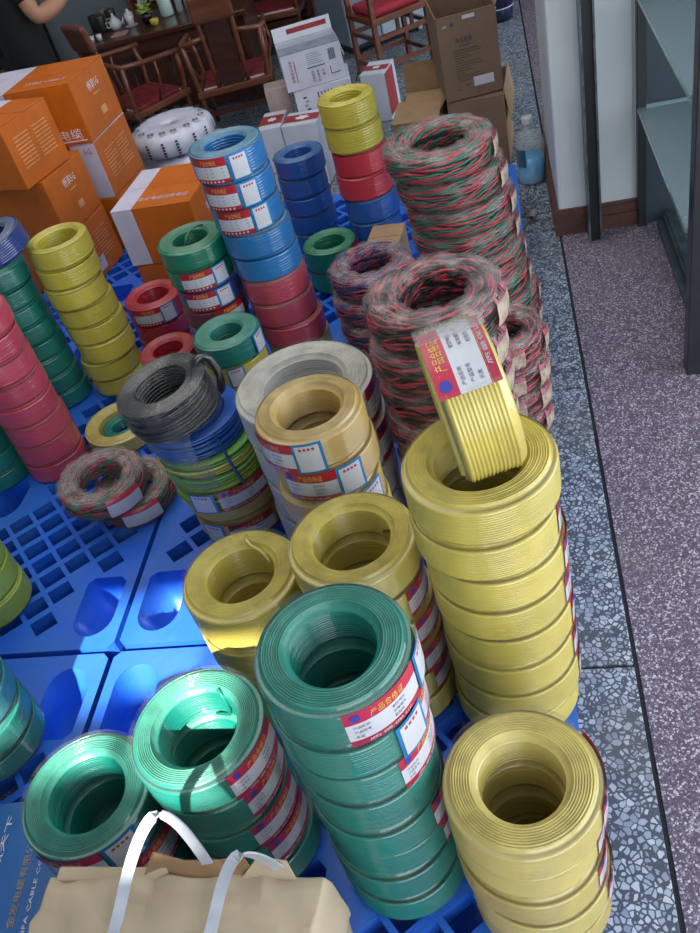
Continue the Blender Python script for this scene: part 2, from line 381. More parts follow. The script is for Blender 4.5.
# ------------------------------------------------------------------ wire coils
MESH = {}
def coil_mesh(c, R, ri, h, hero, dust, seed):
    key = ('coil', c, round(R, 3), round(ri, 3), round(h, 3), hero, dust, seed)
    if key in MESH: return MESH[key]
    rnd = random.Random(hash((round(R*1000), seed)) & 0xffff)
    d = .0022 if hero else .0016
    nr = 8 if hero else 6; nh = 13 if hero else 8
    prof = []; mt = []
    ch = .009 if hero else .006
    def seg(a, b, n, nx, nz, mi, dd=d):
        ts = (0, .2, .5, .8); ds = (0, .75, 1, .75)
        for i in range(n):
            k = 1+rnd.uniform(-.2, .2)
            for t, q in zip(ts, ds):
                f = (i+t)/n; prof.append((a[0]+(b[0]-a[0])*f+nx*q*dd*k, a[1]+(b[1]-a[1])*f+nz*q*dd*k)); mt.append(mi)
    prof.append((R-ch*.35, ch*.4)); mt.append(0)
    seg((R, ch), (R, h-ch), nh, 1, 0, 0, d*(1.5 if seed == 9 else .5))
    prof.append((R-ch*.3, h-ch*.35)); mt.append(1)
    prof.append((R, h-ch)); mt.append(0)
    seg((R-ch, h-.002), (ri+ch*.7, h-.002), nr, 0, 1, 1, d*1.5)
    prof.append((ri+ch*.7, h-.002)); mt.append(1)
    seg((ri, h-ch), (ri, ch), nh, -1, 0, 0)
    prof.append((ri, ch)); mt.append(0)
    prof.append((ri+ch, 0)); mt.append(0); prof.append((R-ch, 0)); mt.append(0)
    p1, p2 = rnd.uniform(0, 6), rnd.uniform(0, 6)
    wob = lambda a: .006*math.sin(2*a+p1)+.004*math.sin(3*a+p2)
    me = MB().lathe(prof, 72 if hero else 44, lambda p: mt[p], True, wob).mesh('wire_winding', [wire(c), dusty(c, dust)], True)
    MESH[key] = me; return me
def label_mesh(R, h, arc, hero, style):
    key = ('label', round(R, 3), round(h, 3), arc, hero, style)
    if key in MESH: return MESH[key]
    m = MB(); n = 14; r = R*1.012+.0022; z0, z1 = .06*h, .97*h
    rows = [(0, .17, 0), (.17, .66, 1), (.66, 1, 0)]
    for a0, a1, mi in rows:
        vs = []
        for i in range(n+1):
            a = (-arc/2+arc*i/n)*D
            vs += [(r*math.cos(a), r*math.sin(a), z0+(z1-z0)*a0), (r*math.cos(a), r*math.sin(a), z0+(z1-z0)*a1)]
        m.add(vs, [(2*i, 2*i+2, 2*i+3, 2*i+1) for i in range(n)], mi)
    H = z1-z0; Wd = arc*D*r
    def fn(u0, v0):
        rr = r+.0008
        return lambda u, v: (rr*math.cos(-arc*D/2+(u0+u)/r), rr*math.sin(-arc*D/2+(u0+u)/r), z0+v0+v)
    put_text(m, '产品合格证', fn(Wd*.30, H*.72), Wd*.45, H*.2, 2)
    if hero:
        # blue round emblem
        cx, cy, q = Wd*.13, H*.84, H*.1
        f = fn(0, 0); k = 12
        m.add([f(cx, cy)]+[f(cx+q*math.cos(2*PI*i/k), cy+q*math.sin(2*PI*i/k)) for i in range(k)], [(0, 1+i, 1+(i+1) % k) for i in range(k)], 3)
        for i, (a, b) in enumerate((('产品名称', '额定电压'), ('产品型号', '标准编号'), ('长度', '检验员'))):
            put_text(m, a, fn(Wd*.08, H*(.52-.14*i)), None, H*.075, 4)
            put_text(m, b, fn(Wd*.55, H*(.52-.14*i)), None, H*.075, 4)
        put_text(m, '质量保证', fn(Wd*.2, H*.05), Wd*.6, H*.075, 1)
    else:
        f = fn(0, 0)
        for i in range(3):
            for (u0, u1) in ((.08, .45), (.55, .9)):
                v = H*(.55-.14*i)
                m.add([f(Wd*u0, v), f(Wd*u1, v), f(Wd*u1, v+H*.04), f(Wd*u0, v+H*.04)], [(0, 1, 2, 3)], 5)
        for i in range(7):
            u = Wd*(.12+.11*i); m.add([f(u, H*.05), f(u+Wd*.05, H*.05), f(u+Wd*.05, H*.12), f(u, H*.12)], [(0, 1, 2, 3)], 1)
    me = m.mesh('label', [M_RED if style == 0 else M_CRIM, M_PAPER, M_GOLD, M_EMB, M_INK, M_GREY], True)
    MESH[key] = me; return me
def tag_mesh(R, h, arc):
    key = ('tag', round(R, 3), round(h, 3), arc)
    if key in MESH: return MESH[key]
    m = MB(); r = R*1.014+.0030; n = 8; z0, z1 = .05*h, .98*h
    b = .1
    for (u0, u1, v0, v1, mi, dr) in ((0, 1, 0, 1, 0, 0), (b, 1-b, .07, .93, 1, .0006)):
        vs = []
        for i in range(n+1):
            a = (-arc/2+arc*(u0+(u1-u0)*i/n))*D
            for v in (v0, v1): vs.append(((r+dr)*math.cos(a), (r+dr)*math.sin(a), z0+(z1-z0)*v))
        m.add(vs, [(2*i, 2*i+2, 2*i+3, 2*i+1) for i in range(n)], mi)
    f = lambda u, v: ((r+.001)*math.cos((-arc/2+arc*u)*D), (r+.001)*math.sin((-arc/2+arc*u)*D), z0+(z1-z0)*v)
    for i in range(4): m.add([f(.24+.14*i, .78), f(.33+.14*i, .78), f(.33+.14*i, .86), f(.24+.14*i, .86)], [(0, 1, 2, 3)], 2)
    me = m.mesh('inspection_tag', [M_BLUEB, M_PAPER, M_PRED], True); MESH[key] = me; return me
def sleeve_mesh(R, h, seed):
    key = ('sleeve', round(R, 3), round(h, 3), seed)
    if key in MESH: return MESH[key]
    rnd = random.Random(seed+50); n = 56; vs = []; p = [rnd.uniform(0, 6) for _ in range(6)]
    pr = ((-.012, 1.006), (0, 1.014), (0, .96), (0, .72), (0, .45), (0, .2), (0, .04), (-.006, -.0))
    for i in range(n):
        a = 2*PI*i/n
        g = .0008*math.sin(7*a+p[0])+.0006*math.sin(13*a+p[1])
        for dr, f in pr:
            r = R*1.0105+.0012+dr+(g+rnd.uniform(-.0005, .0005) if f < 1 else 0); vs.append((r*math.cos(a), r*math.sin(a), h*f+(.0012*math.sin(5*a+p[2]) if f < .1 else 0)))
    P = len(pr); fs = [(i*P+k, ((i+1) % n)*P+k, ((i+1) % n)*P+k+1, i*P+k+1) for i in range(n) for k in range(P-1)]
    me = MB().add(vs, fs).mesh('plastic_wrap', film('film_sleeve', 'a8a49c', .0, .11, .08, 16, 1), True); MESH[key] = me; return me
def add_labels(t, R, h, spec, hero=False):
    for kind, az in spec:
        if kind == 'L': link('label', label_mesh(R, h, 62, hero, 0), t, rot=(0, 0, az*D))
        elif kind == 'l': link('label', label_mesh(R, h, 58, hero, 1), t, rot=(0, 0, az*D))
        else: link('inspection_tag', tag_mesh(R, h, 30), t, rot=(0, 0, az*D))
ORD = ['topmost', 'second from top', 'third from top', 'fourth from top', 'fifth from top', 'sixth from top', 'seventh from top', 'eighth from top', 'ninth from top', 'tenth from top']
CN = {'yellow': 'yellow', 'palewax': 'pale yellow', 'wax': 'dull yellow', 'lemon': 'lemon yellow', 'tan': 'tan', 'green': 'green', 'teal': 'dark teal', 'darkgreen': 'deep green', 'red': 'red', 'pink': 'dusty pinkish red', 'bright_red': 'bright red',
      'blue': 'sky blue', 'navy': 'dark blue', 'indigo': 'deep blue', 'slate': 'slate blue', 'lime': 'yellow-green', 'white': 'white', 'black': 'black', 'brownred': 'brownish red', 'aqua': 'blue-green'}
def coil(c, R, ri, h, loc, label, group, spec=(), hero=False, dust=.3, seed=0, rot=(0, 0, 0)):
    me = coil_mesh(c, R, ri, h, hero, dust, seed)
    t = thing('wire_coil', label, 'wire coil', loc, rot, group)
    link('wire_winding', me, t, rot=(0, 0, seed*.9))
    if not rot[0] and label.split(', ')[-1].split(' in')[0] != 'topmost':
        k = random.uniform(.972, 1.0); t.scale = (k, k, 1)
    if hero: link('plastic_wrap', sleeve_mesh(R, h, seed), t)
    add_labels(t, R, h, spec, hero)
    return t
def stack(where, group, cols, base, top, R, ri, zb=.1512, labels={}, hero=False, dust=.3, jit=.0045):
    """cols runs from the top coil down; base (x, y), top (x, y, z of the top face)"""
    n = len(cols); h = (top[2]-zb)/n
    for i, c in enumerate(cols):
        f = (n-i-.5)/n
        x = base[0]+(top[0]-base[0])*f+(random.uniform(-jit, jit) if i else 0); y = base[1]+(top[1]-base[1])*f+(random.uniform(-jit, jit) if i else 0)
        name = '%s coil, %s %s' % (CN[c], ORD[i], where)
        coil(c, R, ri, h-.0016, (x, y, zb+(n-1-i)*h), name, group, labels.get(i, ()), hero, dust, i % 3)
Rt = lambda az: (('L', az), ('T', az+47))
# front stacks
stack('in the tall green stack beside the kraft package', 'green coils of the tall front stack', ['green']*8, (-.270, .585), (-.257, .588, .71), .094, .0545,
      labels={0: Rt(-47), 1: (('L', -10), ('T', -30)), 2: (('L', -18), ('T', 28)), 4: (('L', -2),), 5: (('L', 2),)}, hero=True, dust=.26)
stack('in the short yellow stack by the stone strip', 'yellow coils of the short front stack', ['palewax', 'palewax', 'wax', 'palewax', 'wax'], (-.066, .536), (-.066, .536, .488), .098, .056,
      labels={0: (('L', 8),), 1: (('L', 4),), 2: (('L', 0),), 3: (('L', 6),)}, hero=True, dust=.12)
stack('in the yellow stack under the upright coil', 'yellow coils of the tall stack', ['yellow']*8, (-.080, .880), (-.084, .860, .73), .103, .061,
      labels={i: (('L', a),) for i, a in ((1, 14), (2, 10), (3, 6), (4, 14), (5, 10), (6, 16))}, hero=True, dust=.1)
stack('in the yellow stack behind the tall green stack', 'yellow coils of the middle stack', ['yellow']*6, (-.290, .900), (-.298, .896, .562), .100, .063,
      labels={i: (('L', a),) for i, a in ((1, -8), (2, -12), (3, -14), (4, -8))}, hero=True, dust=.12)
stack('in the low yellow stack next to the bare pallet', 'yellow coils of the low stack', ['yellow']*4, (-.508, .915), (-.508, .915, .479), .100, .060, labels={}, hero=True, dust=.14)
stack('in the sunlit green stack behind the kraft package', 'green coils of the sunlit stack', ['green']*5, (-.513, .625), (-.513, .625, .49), .098, .060,
      labels={0: (('L', -22),), 1: (('L', -16),), 2: (('L', -24),), 3: (('L', -20),)}, hero=True, dust=.34)
stack('in the low green stack next to the blue carton', 'green coils of the low sunlit stack', ['green']*3, (-.724, .588), (-.724, .588, .38), .102, .063,
      labels={0: (('L', -92), ('T', -44)), 1: (('L', -30),)}, hero=True, dust=.30)
# coil standing upright in the tall yellow stack
u = coil('yellow', .099, .056, .083, (-.092, .868, .822), 'yellow wire coil standing on edge in the tall yellow stack', 'yellow coils of the tall stack', (('L', -16),), True, .12, 9)
u.rotation_euler = Euler((0, 0, 0)); 
mu = Matrix.Rotation(14*D, 3, 'Z') @ Matrix.Rotation(-6*D, 3, 'Y') @ Matrix.Rotation(-90*D, 3, 'Y')
u.rotation_euler = mu.to_euler(); u.location = Vector((-.080, .862, .824)) - mu @ Vector((0, 0, .0415))
wr = MB(); n = 18
for i in range(n+1):
    a = (-2+80*i/n)*D
    for k in range(5): wr.v.append((.1035*math.cos(a), .1035*math.sin(a), -.001+.085*k/4))
for i in range(n):
    for k in range(4): wr.f.append((i*5+k, i*5+5+k, i*5+6+k, i*5+1+k)); wr.m.append(0)
wr.build('plastic_wrap', film('film_clear', 'cfd0d2', .08, .55), u, True)
# tan stack in front of the white rolls
stack('in the tan stack before the white coils', 'tan coils', ['tan', 'tan', 'tan', 'palewax', 'tan', 'tan', 'tan'], (-.360, 1.120), (-.376, 1.125, .645), .094, .058,
      labels={0: (('l', -128), ('T', -85)), 1: (('l', -98), ('T', -54)), 2: (('l', -70), ('T', -28)), 3: (('l', -90), ('T', -46))}, hero=True, dust=.35)
# big white coils
stack('of the wide white coils', 'white coils', ['white']*4, (-.443, 1.362), (-.447, 1.362, .53), .143, .085, labels={0: (('l', 5),), 1: (('l', 2),)}, hero=True, dust=.35)
# back rows
stack('in the teal stack next to the orange cartons', 'teal coils', ['teal']*8, (-1.368, 1.965), (-1.368, 1.965, .598), .082, .048, dust=.25, jit=.004)
t = coil('indigo', .085, .047, .060, (-1.305, 1.930, .637), 'deep blue wire coil lying crooked on top of the teal stack', 'blue coils', dust=.5, rot=(5*D, -8*D, 0))
stack('in the pinkish red stack at the frame edge', 'pinkish red coils', ['pink']*8, (-1.264, 1.648), (-1.264, 1.648, .646), .082, .048, dust=.3, jit=.002)
stack('in the teal stack before the pinkish one', 'teal coils', ['teal']*4, (-1.436, 1.625), (-1.436, 1.625, .37), .082, .048)
stack('in the lemon stack against the orange cartons', 'lemon coils', ['lemon']*8, (-1.190, 2.000), (-1.180, 2.000, .63), .083, .058, dust=.3, jit=.006)
stack('in the red stack below the orange cartons', 'red coils', ['red']*3, (-1.070, 2.163), (-1.070, 2.163, .335), .087, .050, labels={0: (('l', -88), ('T', -48))}, dust=.22)
stack('in the low red stack beside the lemon coils', 'red coils', ['red']*2, (-.971, 1.917), (-.971, 1.917, .298), .080, .044, labels={0: (('T', -105),)}, dust=.35)
stack('in the mixed stack topped with deep green', 'coils of the mixed stack', ['darkgreen', 'darkgreen', 'slate', 'brownred', 'slate', 'darkgreen', 'slate', 'darkgreen'], (-.785, 1.910), (-.794, 1.920, .606), .084, .046,
      labels={1: (('l', -80), ('T', -38)), 2: (('l', -92), ('T', -48)), 3: (('l', -48),)}, dust=.5)
stack('in the short green stack before the mixed stack', 'coils of the short green stack', ['teal', 'lemon', 'lemon', 'darkgreen', 'lemon'], (-.708, 1.715), (-.708, 1.715, .452), .082, .040,
      labels={0: (('T', -14),), 1: (('T', -74),)}, dust=.45)
stack('in the tall blue and red stack', 'coils of the tall blue and red stack', ['blue']*5+['pink']*3+['lemon']*2, (-.600, 1.935), (-.632, 1.915, .82), .086, .050,
      labels={0: (('l', -108), ('T', -60)), 1: (('l', -108), ('T', -60)), 2: (('l', -100), ('T', -54))}, dust=.5, jit=.006)
stack('in the dark blue stack by the white cartons', 'dark blue coils', ['navy']*5, (-.670, 2.680), (-.655, 2.672, .475), .080, .046, dust=.35)
stack('in the pair behind the blue and red stack', 'deep green coils', ['darkgreen']*2, (-.566, 2.395), (-.566, 2.395, .295), .083, .050, labels={0: (('l', 5),)}, dust=.35)
stack('in the yellow-topped stack before the cartons', 'coils of the yellow-topped stack', ['lemon', 'lemon', 'bright_red', 'bright_red', 'navy', 'navy', 'darkgreen'], (-.430, 2.525), (-.443, 2.525, .667), .083, .050, dust=.22)
stack('in the yellow-green stack by the bare pallet', 'yellow-green coils', ['lime']*4, (-1.262, 1.172), (-1.262, 1.172, .41), .092, .055, labels={1: (('T', -35),), 2: (('T', -60),)}, dust=.2)
stack('in the blue-green stack behind the blue carton', 'blue-green coils', ['aqua', 'aqua', 'teal', 'teal'], (-1.092, .812), (-1.092, .812, .40), .100, .060, hero=True, dust=.15)
coil('palewax', .099, .062, .050, (-1.105, 1.742, .15), 'pale yellow coil lying alone like a ring on the pallet', 'loose coils on the pallet', dust=.1)
coil('teal', .052, .030, .040, (-1.100, 1.738, .15), 'small teal coil lying inside the pale yellow ring', 'loose coils on the pallet', (('T', -60),), dust=.2)

# twisted flexible wire
def twisted_mesh(R, h, ca, cb, seed, turns=7):
    key = ('tw', R, h, ca, cb)
    if key in MESH: return MESH[key]
    rnd = random.Random(seed); m = MB()
    w = R*.255; Rc = R-w; hz = h*.5
    N = 30; ST = 96; wr = .0028 if R > .11 else .0024
    for k in range(N):
        a0 = 2*PI*k/N; ph = rnd.uniform(0, 6); am = rnd.uniform(.08, .2); dr = rnd.randint(1, 3); tw = turns+rnd.randint(-2, 3)
        for s in (0, 1):
            pts = []
            for i in range(ST):
                th = 2*PI*i/ST; a = a0+am*math.sin(dr*th+ph)
                ce = math.copysign(abs(math.cos(a))**.66, math.cos(a)); se = math.copysign(abs(math.sin(a))**.66, math.sin(a))
                b = tw*th+ph+s*PI; o = wr*1.15
                rr = Rc+(w-.006)*ce+o*math.cos(b); z = hz+(hz-.006)*se+o*math.sin(b)
                pts.append((rr*math.cos(th), rr*math.sin(th), z))
            m.tube(pts, wr, 4, True, s)
    prof = [(Rc+(w-.011)*math.cos(2*PI*i/14), hz+(hz-.011)*math.sin(2*PI*i/14)) for i in range(14)]
    m.lathe(prof, 40, 2, True)
    me = m.mesh('twisted_winding', [mat('flex_'+ca, FC[ca], .4, .3), mat('flex_'+cb, FC[cb], .4, .3), mat('flex_core', '20181c', .8)], True)
    MESH[key] = me; return me
FC = {'red': 'b02a3c', 'green': '0f6a50', 'black': '141216', 'blue': '2c3478', 'rose': 'a8344a'}
def wrap_mesh(R, h, seed):
    key = ('wrap', R, h, seed)
    if key in MESH: return MESH[key]
    rnd = random.Random(seed); m = MB(); w = R*.255; Rc = R-w; hz = h*.5
    ns, nt_ = 18, 72; ph = [rnd.uniform(0, 6) for _ in range(8)]
    vs = []
    for i in range(nt_):
        th = 2*PI*i/nt_
        for k in range(ns):
            a = 2*PI*k/ns
            g = .0035+.0022*math.sin(9*th+3*a+ph[0])+.0016*math.sin(17*th-2*a+ph[1])+.001*rnd.uniform(-1, 1)
            ce = math.copysign(abs(math.cos(a))**.66, math.cos(a)); se = math.copysign(abs(math.sin(a))**.66, math.sin(a))
            rr = Rc+(w+g)*ce; z = max(.0, hz+(hz+g*.6)*se)
            vs.append((rr*math.cos(th), rr*math.sin(th), z))
    fs = [(i*ns+k, ((i+1) % nt_)*ns+k, ((i+1) % nt_)*ns+(k+1) % ns, i*ns+(k+1) % ns) for i in range(nt_) for k in range(ns)]
    m.add(vs, fs, 0)
    me = m.mesh('plastic_wrap', film('film_dusty', 'a59d99', .12, .62, .16, 24, 1, .2), True); MESH[key] = me; return me
def torus_label(R, h, arc, mats):
    key = ('tl', R, h, arc, mats[0].name)
    if key in MESH: return MESH[key]
    m = MB(); n = 12
    rl = random.Random(int(R*1000+arc)); torn = mats[0] is M_PINKL
    for (v0, v1, mi) in ((-.75, -.4, 0), (-.4, .35, 1), (.35, .8, 0)):
        vs = []
        for i in range(n+1):
            th = (-arc/2+arc*i/n)*D
            for v in (v0, (v0+v1)/2, v1):
                if torn and abs(v) > .5: v *= rl.uniform(.45, 1.25)
                se = math.sin(v); ce = math.cos(v); w = R*.255
                rr = R-w+(w+.0062)*abs(ce)**.66; z = h/2+(h/2+.004)*math.copysign(abs(se)**.66, se)
                vs.append((rr*math.cos(th), rr*math.sin(th), z))
        m.add(vs, [(3*i+k, 3*i+3+k, 3*i+4+k, 3*i+1+k) for i in range(n) for k in range(2)], mi)
    me = m.mesh('label', mats, True); MESH[key] = me; return me
M_CREAM = mat('label_cream', 'bfae98', .5, .2, .25, 60, hex2='8a6f66'); M_PINKL = mat('label_faded_pink', '9c4653', .5, .2, .25, 50, hex2='54343a')
def tcoil(R, h, ca, cb, loc, label, group, az=None, arc=26, fresh=False, rot=(0, 0, 0), seed=1):
    t = thing('twisted_wire_coil', label, 'wire coil', loc, rot, group)
    link('twisted_winding', twisted_mesh(R, h, ca, cb, seed), t, rot=(0, 0, random.uniform(0, 6)))
    link('plastic_wrap', wrap_mesh(R, h, seed), t, rot=(0, 0, random.uniform(0, 6)))
    for a in (az or ()):
        link('label', torus_label(R, h, arc, [M_RED, M_PAPER] if fresh else [M_PINKL, M_CREAM]), t, rot=(0, 0, a*D))
    return t
def tstack(where, group, ca, cb, n, base, top, R, zb=.1512, azs=(), seed=1, fresh=False):
    h = (top[2]-zb)/n
    for i in range(n):
        f = (n-i-.5)/n
        x = base[0]+(top[0]-base[0])*f+random.uniform(-.005, .005); y = base[1]+(top[1]-base[1])*f+random.uniform(-.005, .005)
        tcoil(R, h-.004, ca, cb, (x, y, zb+(n-1-i)*h), '%s twisted coil, %s %s' % ('red and '+('green' if 'green' in (ca, cb) else 'black' if 'black' in (ca, cb) else 'blue'), ORD[i], where), group, tuple(a+random.uniform(-9, 9) for a in azs), seed=seed, fresh=fresh)
tstack('in the leaning stack before the brown cartons', 'red and green twisted coils', 'red', 'green', 8, (-.085, 2.035), (-.160, 1.965, .725), .130, azs=(-8,), seed=3)
tstack('in the stack behind the upright yellow coil', 'red and black twisted coils', 'red', 'black', 7, (-.163, 1.340), (-.163, 1.340, .715), .125, azs=(-12,), seed=5)
tstack('in the stack behind the white coils', 'red and blue twisted coils', 'rose', 'blue', 5, (-.362, 1.880), (-.362, 1.880, .49), .105, seed=7)
tstack('in the low stack at the pallet edge', 'red and black twisted coils', 'red', 'black', 4, (-.062, 1.62), (-.062, 1.62, .42), .100, azs=(-20, -75), seed=9)
tcoil(.105, .060, 'rose', 'green', (-.985, 1.475, .15), 'lower of two red and green twisted coils lying on the bare pallet', 'red and green twisted coils on the bare pallet', (-62,), 50, True, seed=11)
tcoil(.107, .062, 'rose', 'green', (-1.030, 1.437, .2185), 'upper of two red and green twisted coils lying on the bare pallet', 'red and green twisted coils on the bare pallet', (-42,), 46, True, rot=(0, 4*D, 0), seed=11)

# loose hand-wound coils in the middle stack
def loop_mesh(R, ri, h, n, wr, mats, seed, spread=.004, st=56):
    rnd = random.Random(seed); m = MB()
    lay = 3
    for i in range(n):
        f = (i+.5)/n; l = i % lay
        r = R-wr-(R-ri)*.2*l*rnd.uniform(.6, 1.2); z = wr+(h-2*wr)*f
        cx, cy = rnd.uniform(-spread, spread), rnd.uniform(-spread, spread); tx, ty = rnd.uniform(-.05, .05), rnd.uniform(-.05, .05)
        pts = [(cx+r*math.cos(a), cy+r*math.sin(a), min(h-wr, max(wr, z+tx*r*math.cos(a)+ty*r*math.sin(a)))) for a in [2*PI*k/st for k in range(st)]]
        m.tube(pts, wr, 5, True, rnd.choice((0, 0, 1)) if len(mats) > 1 else 0)
    for i in range(10):     # top layer
        r = ri+(R-ri)*(i+.5)/10; cx = rnd.uniform(-.002, .002)
        m.tube([(cx+r*math.cos(a), r*math.sin(a), h-wr) for a in [2*PI*k/st for k in range(st)]], wr, 5, True, 0)
        if i < 1:
            for q in range(10): m.tube([(ri*math.cos(a), ri*math.sin(a), wr+(h-2*wr)*q/9) for a in [2*PI*k/st for k in range(st)]], wr, 5, True, 0)
    m.lathe([(R-.012, .004), (R-.012, h-.008), (ri+.006, h-.008), (ri+.006, .004)], 40, 0, True)
    return m.mesh('wire_winding', mats, True)
def shell(R, ri, h, name, fm, parent, seed=1, a0=0, a1=360, bulge=.003):
    rnd = random.Random(seed); n = 60; m = MB()
    prof = [(R+bulge*.5, 0), (R+bulge, h*.15), (R+bulge*1.2, h*.5), (R+bulge, h*.85), (R-.002, h+bulge), (ri+.01, h+bulge), (ri-bulge, h*.9), (ri-bulge, h*.4)]
    P = len(prof); vs = []
    N = n if a1-a0 == 360 else n+1
    for i in range(N):
        a = (a0+(a1-a0)*i/n)*D
        for r, z in prof:
            k = rnd.uniform(-.0025, .0025); vs.append(((r+k)*math.cos(a), (r+k)*math.sin(a), z+rnd.uniform(-.001, .002)))
    for i in range(n):
        j = (i+1) % N
        for p in range(P-1): m.f.append((i*P+p, j*P+p, j*P+p+1, i*P+p+1)); m.m.append(0)
    m.v = vs
    return m.build(name, fm, parent, True)
MIDG = 'hand-wound coils of the middle stack'
mx_, my_ = -.704, 1.395
for k, (c, R, ri, h, z) in enumerate((('tan', .108, .062, .065, .15), ('tan', .108, .062, .045, .216))):
    coil(c, R, ri, h, (mx_+.012-.004*k, my_+.004, z), '%s coil at the %s the black-topped middle stack' % ('tan' if k else 'dull tan', 'second level of' if k else 'bottom of'), MIDG, hero=True, seed=k,
         spec=((('T', -112), ('l', -62)) if k == 0 else ()), dust=.35)
t = thing('wire_coil', 'yellow-green coil with black dashes third from the bottom of the black-topped stack', 'wire coil', (mx_+.004, my_, .262), 0, MIDG)
link('wire_winding', loop_mesh(.110, .062, .066, 26, .0032, [wire('lime'), mat('wire_lime_dark', '74912a', .4, .4)], 4, .003), t)
add_labels(t, .112, .06, (('l', -52), ('T', -100)), True)
t = thing('wire_coil', 'loose green and yellow coil under the blue coil of the black-topped stack', 'wire coil', (mx_-.002, my_+.002, .329), 0, MIDG)
link('wire_winding', loop_mesh(.112, .062, .070, 30, .0034, [mat('wire_grass', '6fae4c', .4, .5), mat('wire_straw', 'c9c463', .4, .5)], 5, .007), t)
shell(.113, .058, .07, 'plastic_wrap', film('film_soft', 'b7b4aa', .05, .45, .18, 9), t, 3, 230, 290)
t = thing('wire_coil', 'blue loose coil in torn film under the black coil', 'wire coil', (mx_-.016, my_+.002, .400), 0, MIDG)
link('wire_winding', loop_mesh(.106, .060, .058, 24, .0034, [mat('wire_azure', '1458b4', .38, .5), mat('wire_azure_dark', '0f4690', .38, .5)], 6, .005), t)
shell(.107, .056, .058, 'plastic_wrap', film('film_blueish', '9db2cc', .05, .45, .15, 8, .8), t, 4, 150, 285)
MB().tube([(.075, -.085, .058), (.083, -.092, .03), (.088, -.094, -.02), (.092, -.09, -.06), (.096, -.086, -.085)], .0035, 6).build('tie', mat('tie_blue', '14487e', .4), t)
t = thing('wire_coil', 'black coil wrapped in clear film lying aslant on the blue coil', 'wire coil', (mx_-.034, my_-.012, .470), (3*D, -6*D, 0), MIDG)
link('wire_winding', loop_mesh(.098, .060, .082, 22, .004, [wire('black'), mat('wire_black_grey', '2a2c30', .45, .4)], 8, .004), t)
shell(.1, .054, .082, 'plastic_wrap', film('film_grey', '9c9a98', .01, .3, .1, 20, 1), t, 6)
MB().tube([(.0845+.024*math.cos(a)*.95, .045+.008*math.sin(a*2), .045+.046*math.sin(a)) for a in [2*PI*i/16 for i in range(16)]], .009, 7, True).build('tie', wire('black'), t, True)

# wire ends sticking out of a few windings
def wire_end(parent_label, pts, c, r=.0028):
    for o in COL.objects:
        if o.get('label') == parent_label:
            MB().tube(pts, r, 6).build('wire_end', wire(c), o, True); return
wire_end('green coil, topmost in the sunlit green stack behind the kraft package', [(.02, .058, .066), (.028, .05, .055), (.03, .046, .03), (.024, .05, .012), (.0, .056, .006)], 'green')
wire_end('yellow coil, topmost in the low yellow stack next to the bare pallet', [(.0, .075, .085), (.004, .062, .088), (.012, .054, .083), (.03, .046, .075), (.045, .03, .066)], 'palewax', .0032)
wire_end('yellow coil, topmost in the yellow stack behind the tall green stack', [(.04, .047, .02), (.052, .03, .04), (.058, .02, .05), (.066, .02, .058)], 'brownred', .0025)
wire_end('deep green coil, topmost in the mixed stack topped with deep green', [(-.02, -.01, .03), (-.012, .01, .05), (.0, .022, .062), (.014, .03, .066), (.03, .036, .062)], 'darkgreen', .003)

# ------------------------------------------------------------------ cartons
def carton(name, label, corner, yaw, L, Dp, h, body, group=None, band=None, bandmat=None, seam='x', cat='carton', open_=None):
    """corner is the bottom corner nearest the camera; L runs to local -x when negative"""
    t = thing(name, label, cat, corner, yaw, group)
    x0, x1 = (0, L) if L > 0 else (L, 0)
    th = .004
    m = MB()
    segs = [(x0, x1, 0)] if not band else [s for s in ((x0, band[0], 0), (band[0], band[1], 1), (band[1], x1, 0)) if s[1]-s[0] > 1e-4]
    for a, b, mi in segs:
        if open_:
            m.box(a, b, 0, th, 0, h, mi).box(a, b, Dp-th, Dp, 0, h, mi).box(a, b, th, Dp-th, 0, th, mi)
        else: m.box(a, b, 0, Dp, 0, h-th, mi)
    if open_: m.box(x0, x0+th, th, Dp-th, th, h, 0).box(x1-th, x1, th, Dp-th, th, h, 0)
    mats = [body]+([bandmat] if band else [])
    m.build('body', mats, t, bevel=.003)
    if not open_:
        g = .0015
        halves = ((x0, x1, 0, Dp/2-g), (x0, x1, Dp/2+g, Dp)) if seam == 'x' else ((x0, (x0+x1)/2-g, 0, Dp), ((x0+x1)/2+g, x1, 0, Dp))
        for (a, b, c, d) in halves:
            f = MB()
            for p, q, mi in segs:
                p2, q2 = max(p, a), min(q, b)
                if q2-p2 > 1e-4: f.box(p2, q2, c, d, h-th+.0006, h, mi)
            f.build('flap', mats, t, bevel=.0012)
    return t
def prints(t, items, name='print'):
    """items: ('text', s, origin, ux, uy, width, height, mat) or ('bar', origin, ux, uy, w, h, mat)"""
    mats = []; m = MB()
    for it in items:
        mm = it[-1]
        if mm not in mats: mats.append(mm)
        mi = mats.index(mm)
        if it[0] == 'text': put_text(m, it[1], plane_fn(it[2], it[3], it[4]), it[5], it[6], mi)
        else:
            f = plane_fn(it[1], it[2], it[3]); w, h = it[4], it[5]
            m.add([f(0, 0), f(w, 0), f(w, h), f(0, h)], [(0, 1, 2, 3)], mi)
    return m.build(name, mats, t, kind='stuff')
X, Y, Z = (1, 0, 0), (0, 1, 0), (0, 0, 1)
nX, nY = (-1, 0, 0), (0, -1, 0)
M_PEACH = mat('print_pale_orange', 'dfa06c', .6)
OG = 'orange cartons'
def logo(D_, h, e=.0012):        # on the face looking to +x
    return [('text', '畅享5G', (e, D_*.38, h*.66), Y, Z, D_*.3, h*.16, M_WHITE), ('bar', (e, D_*.46, h*.57), Y, Z, D_*.18, h*.025, M_PEACH),
            ('bar', (e, D_*.5, h*.22), Y, Z, D_*.14, h*.13, M_PEACH)]
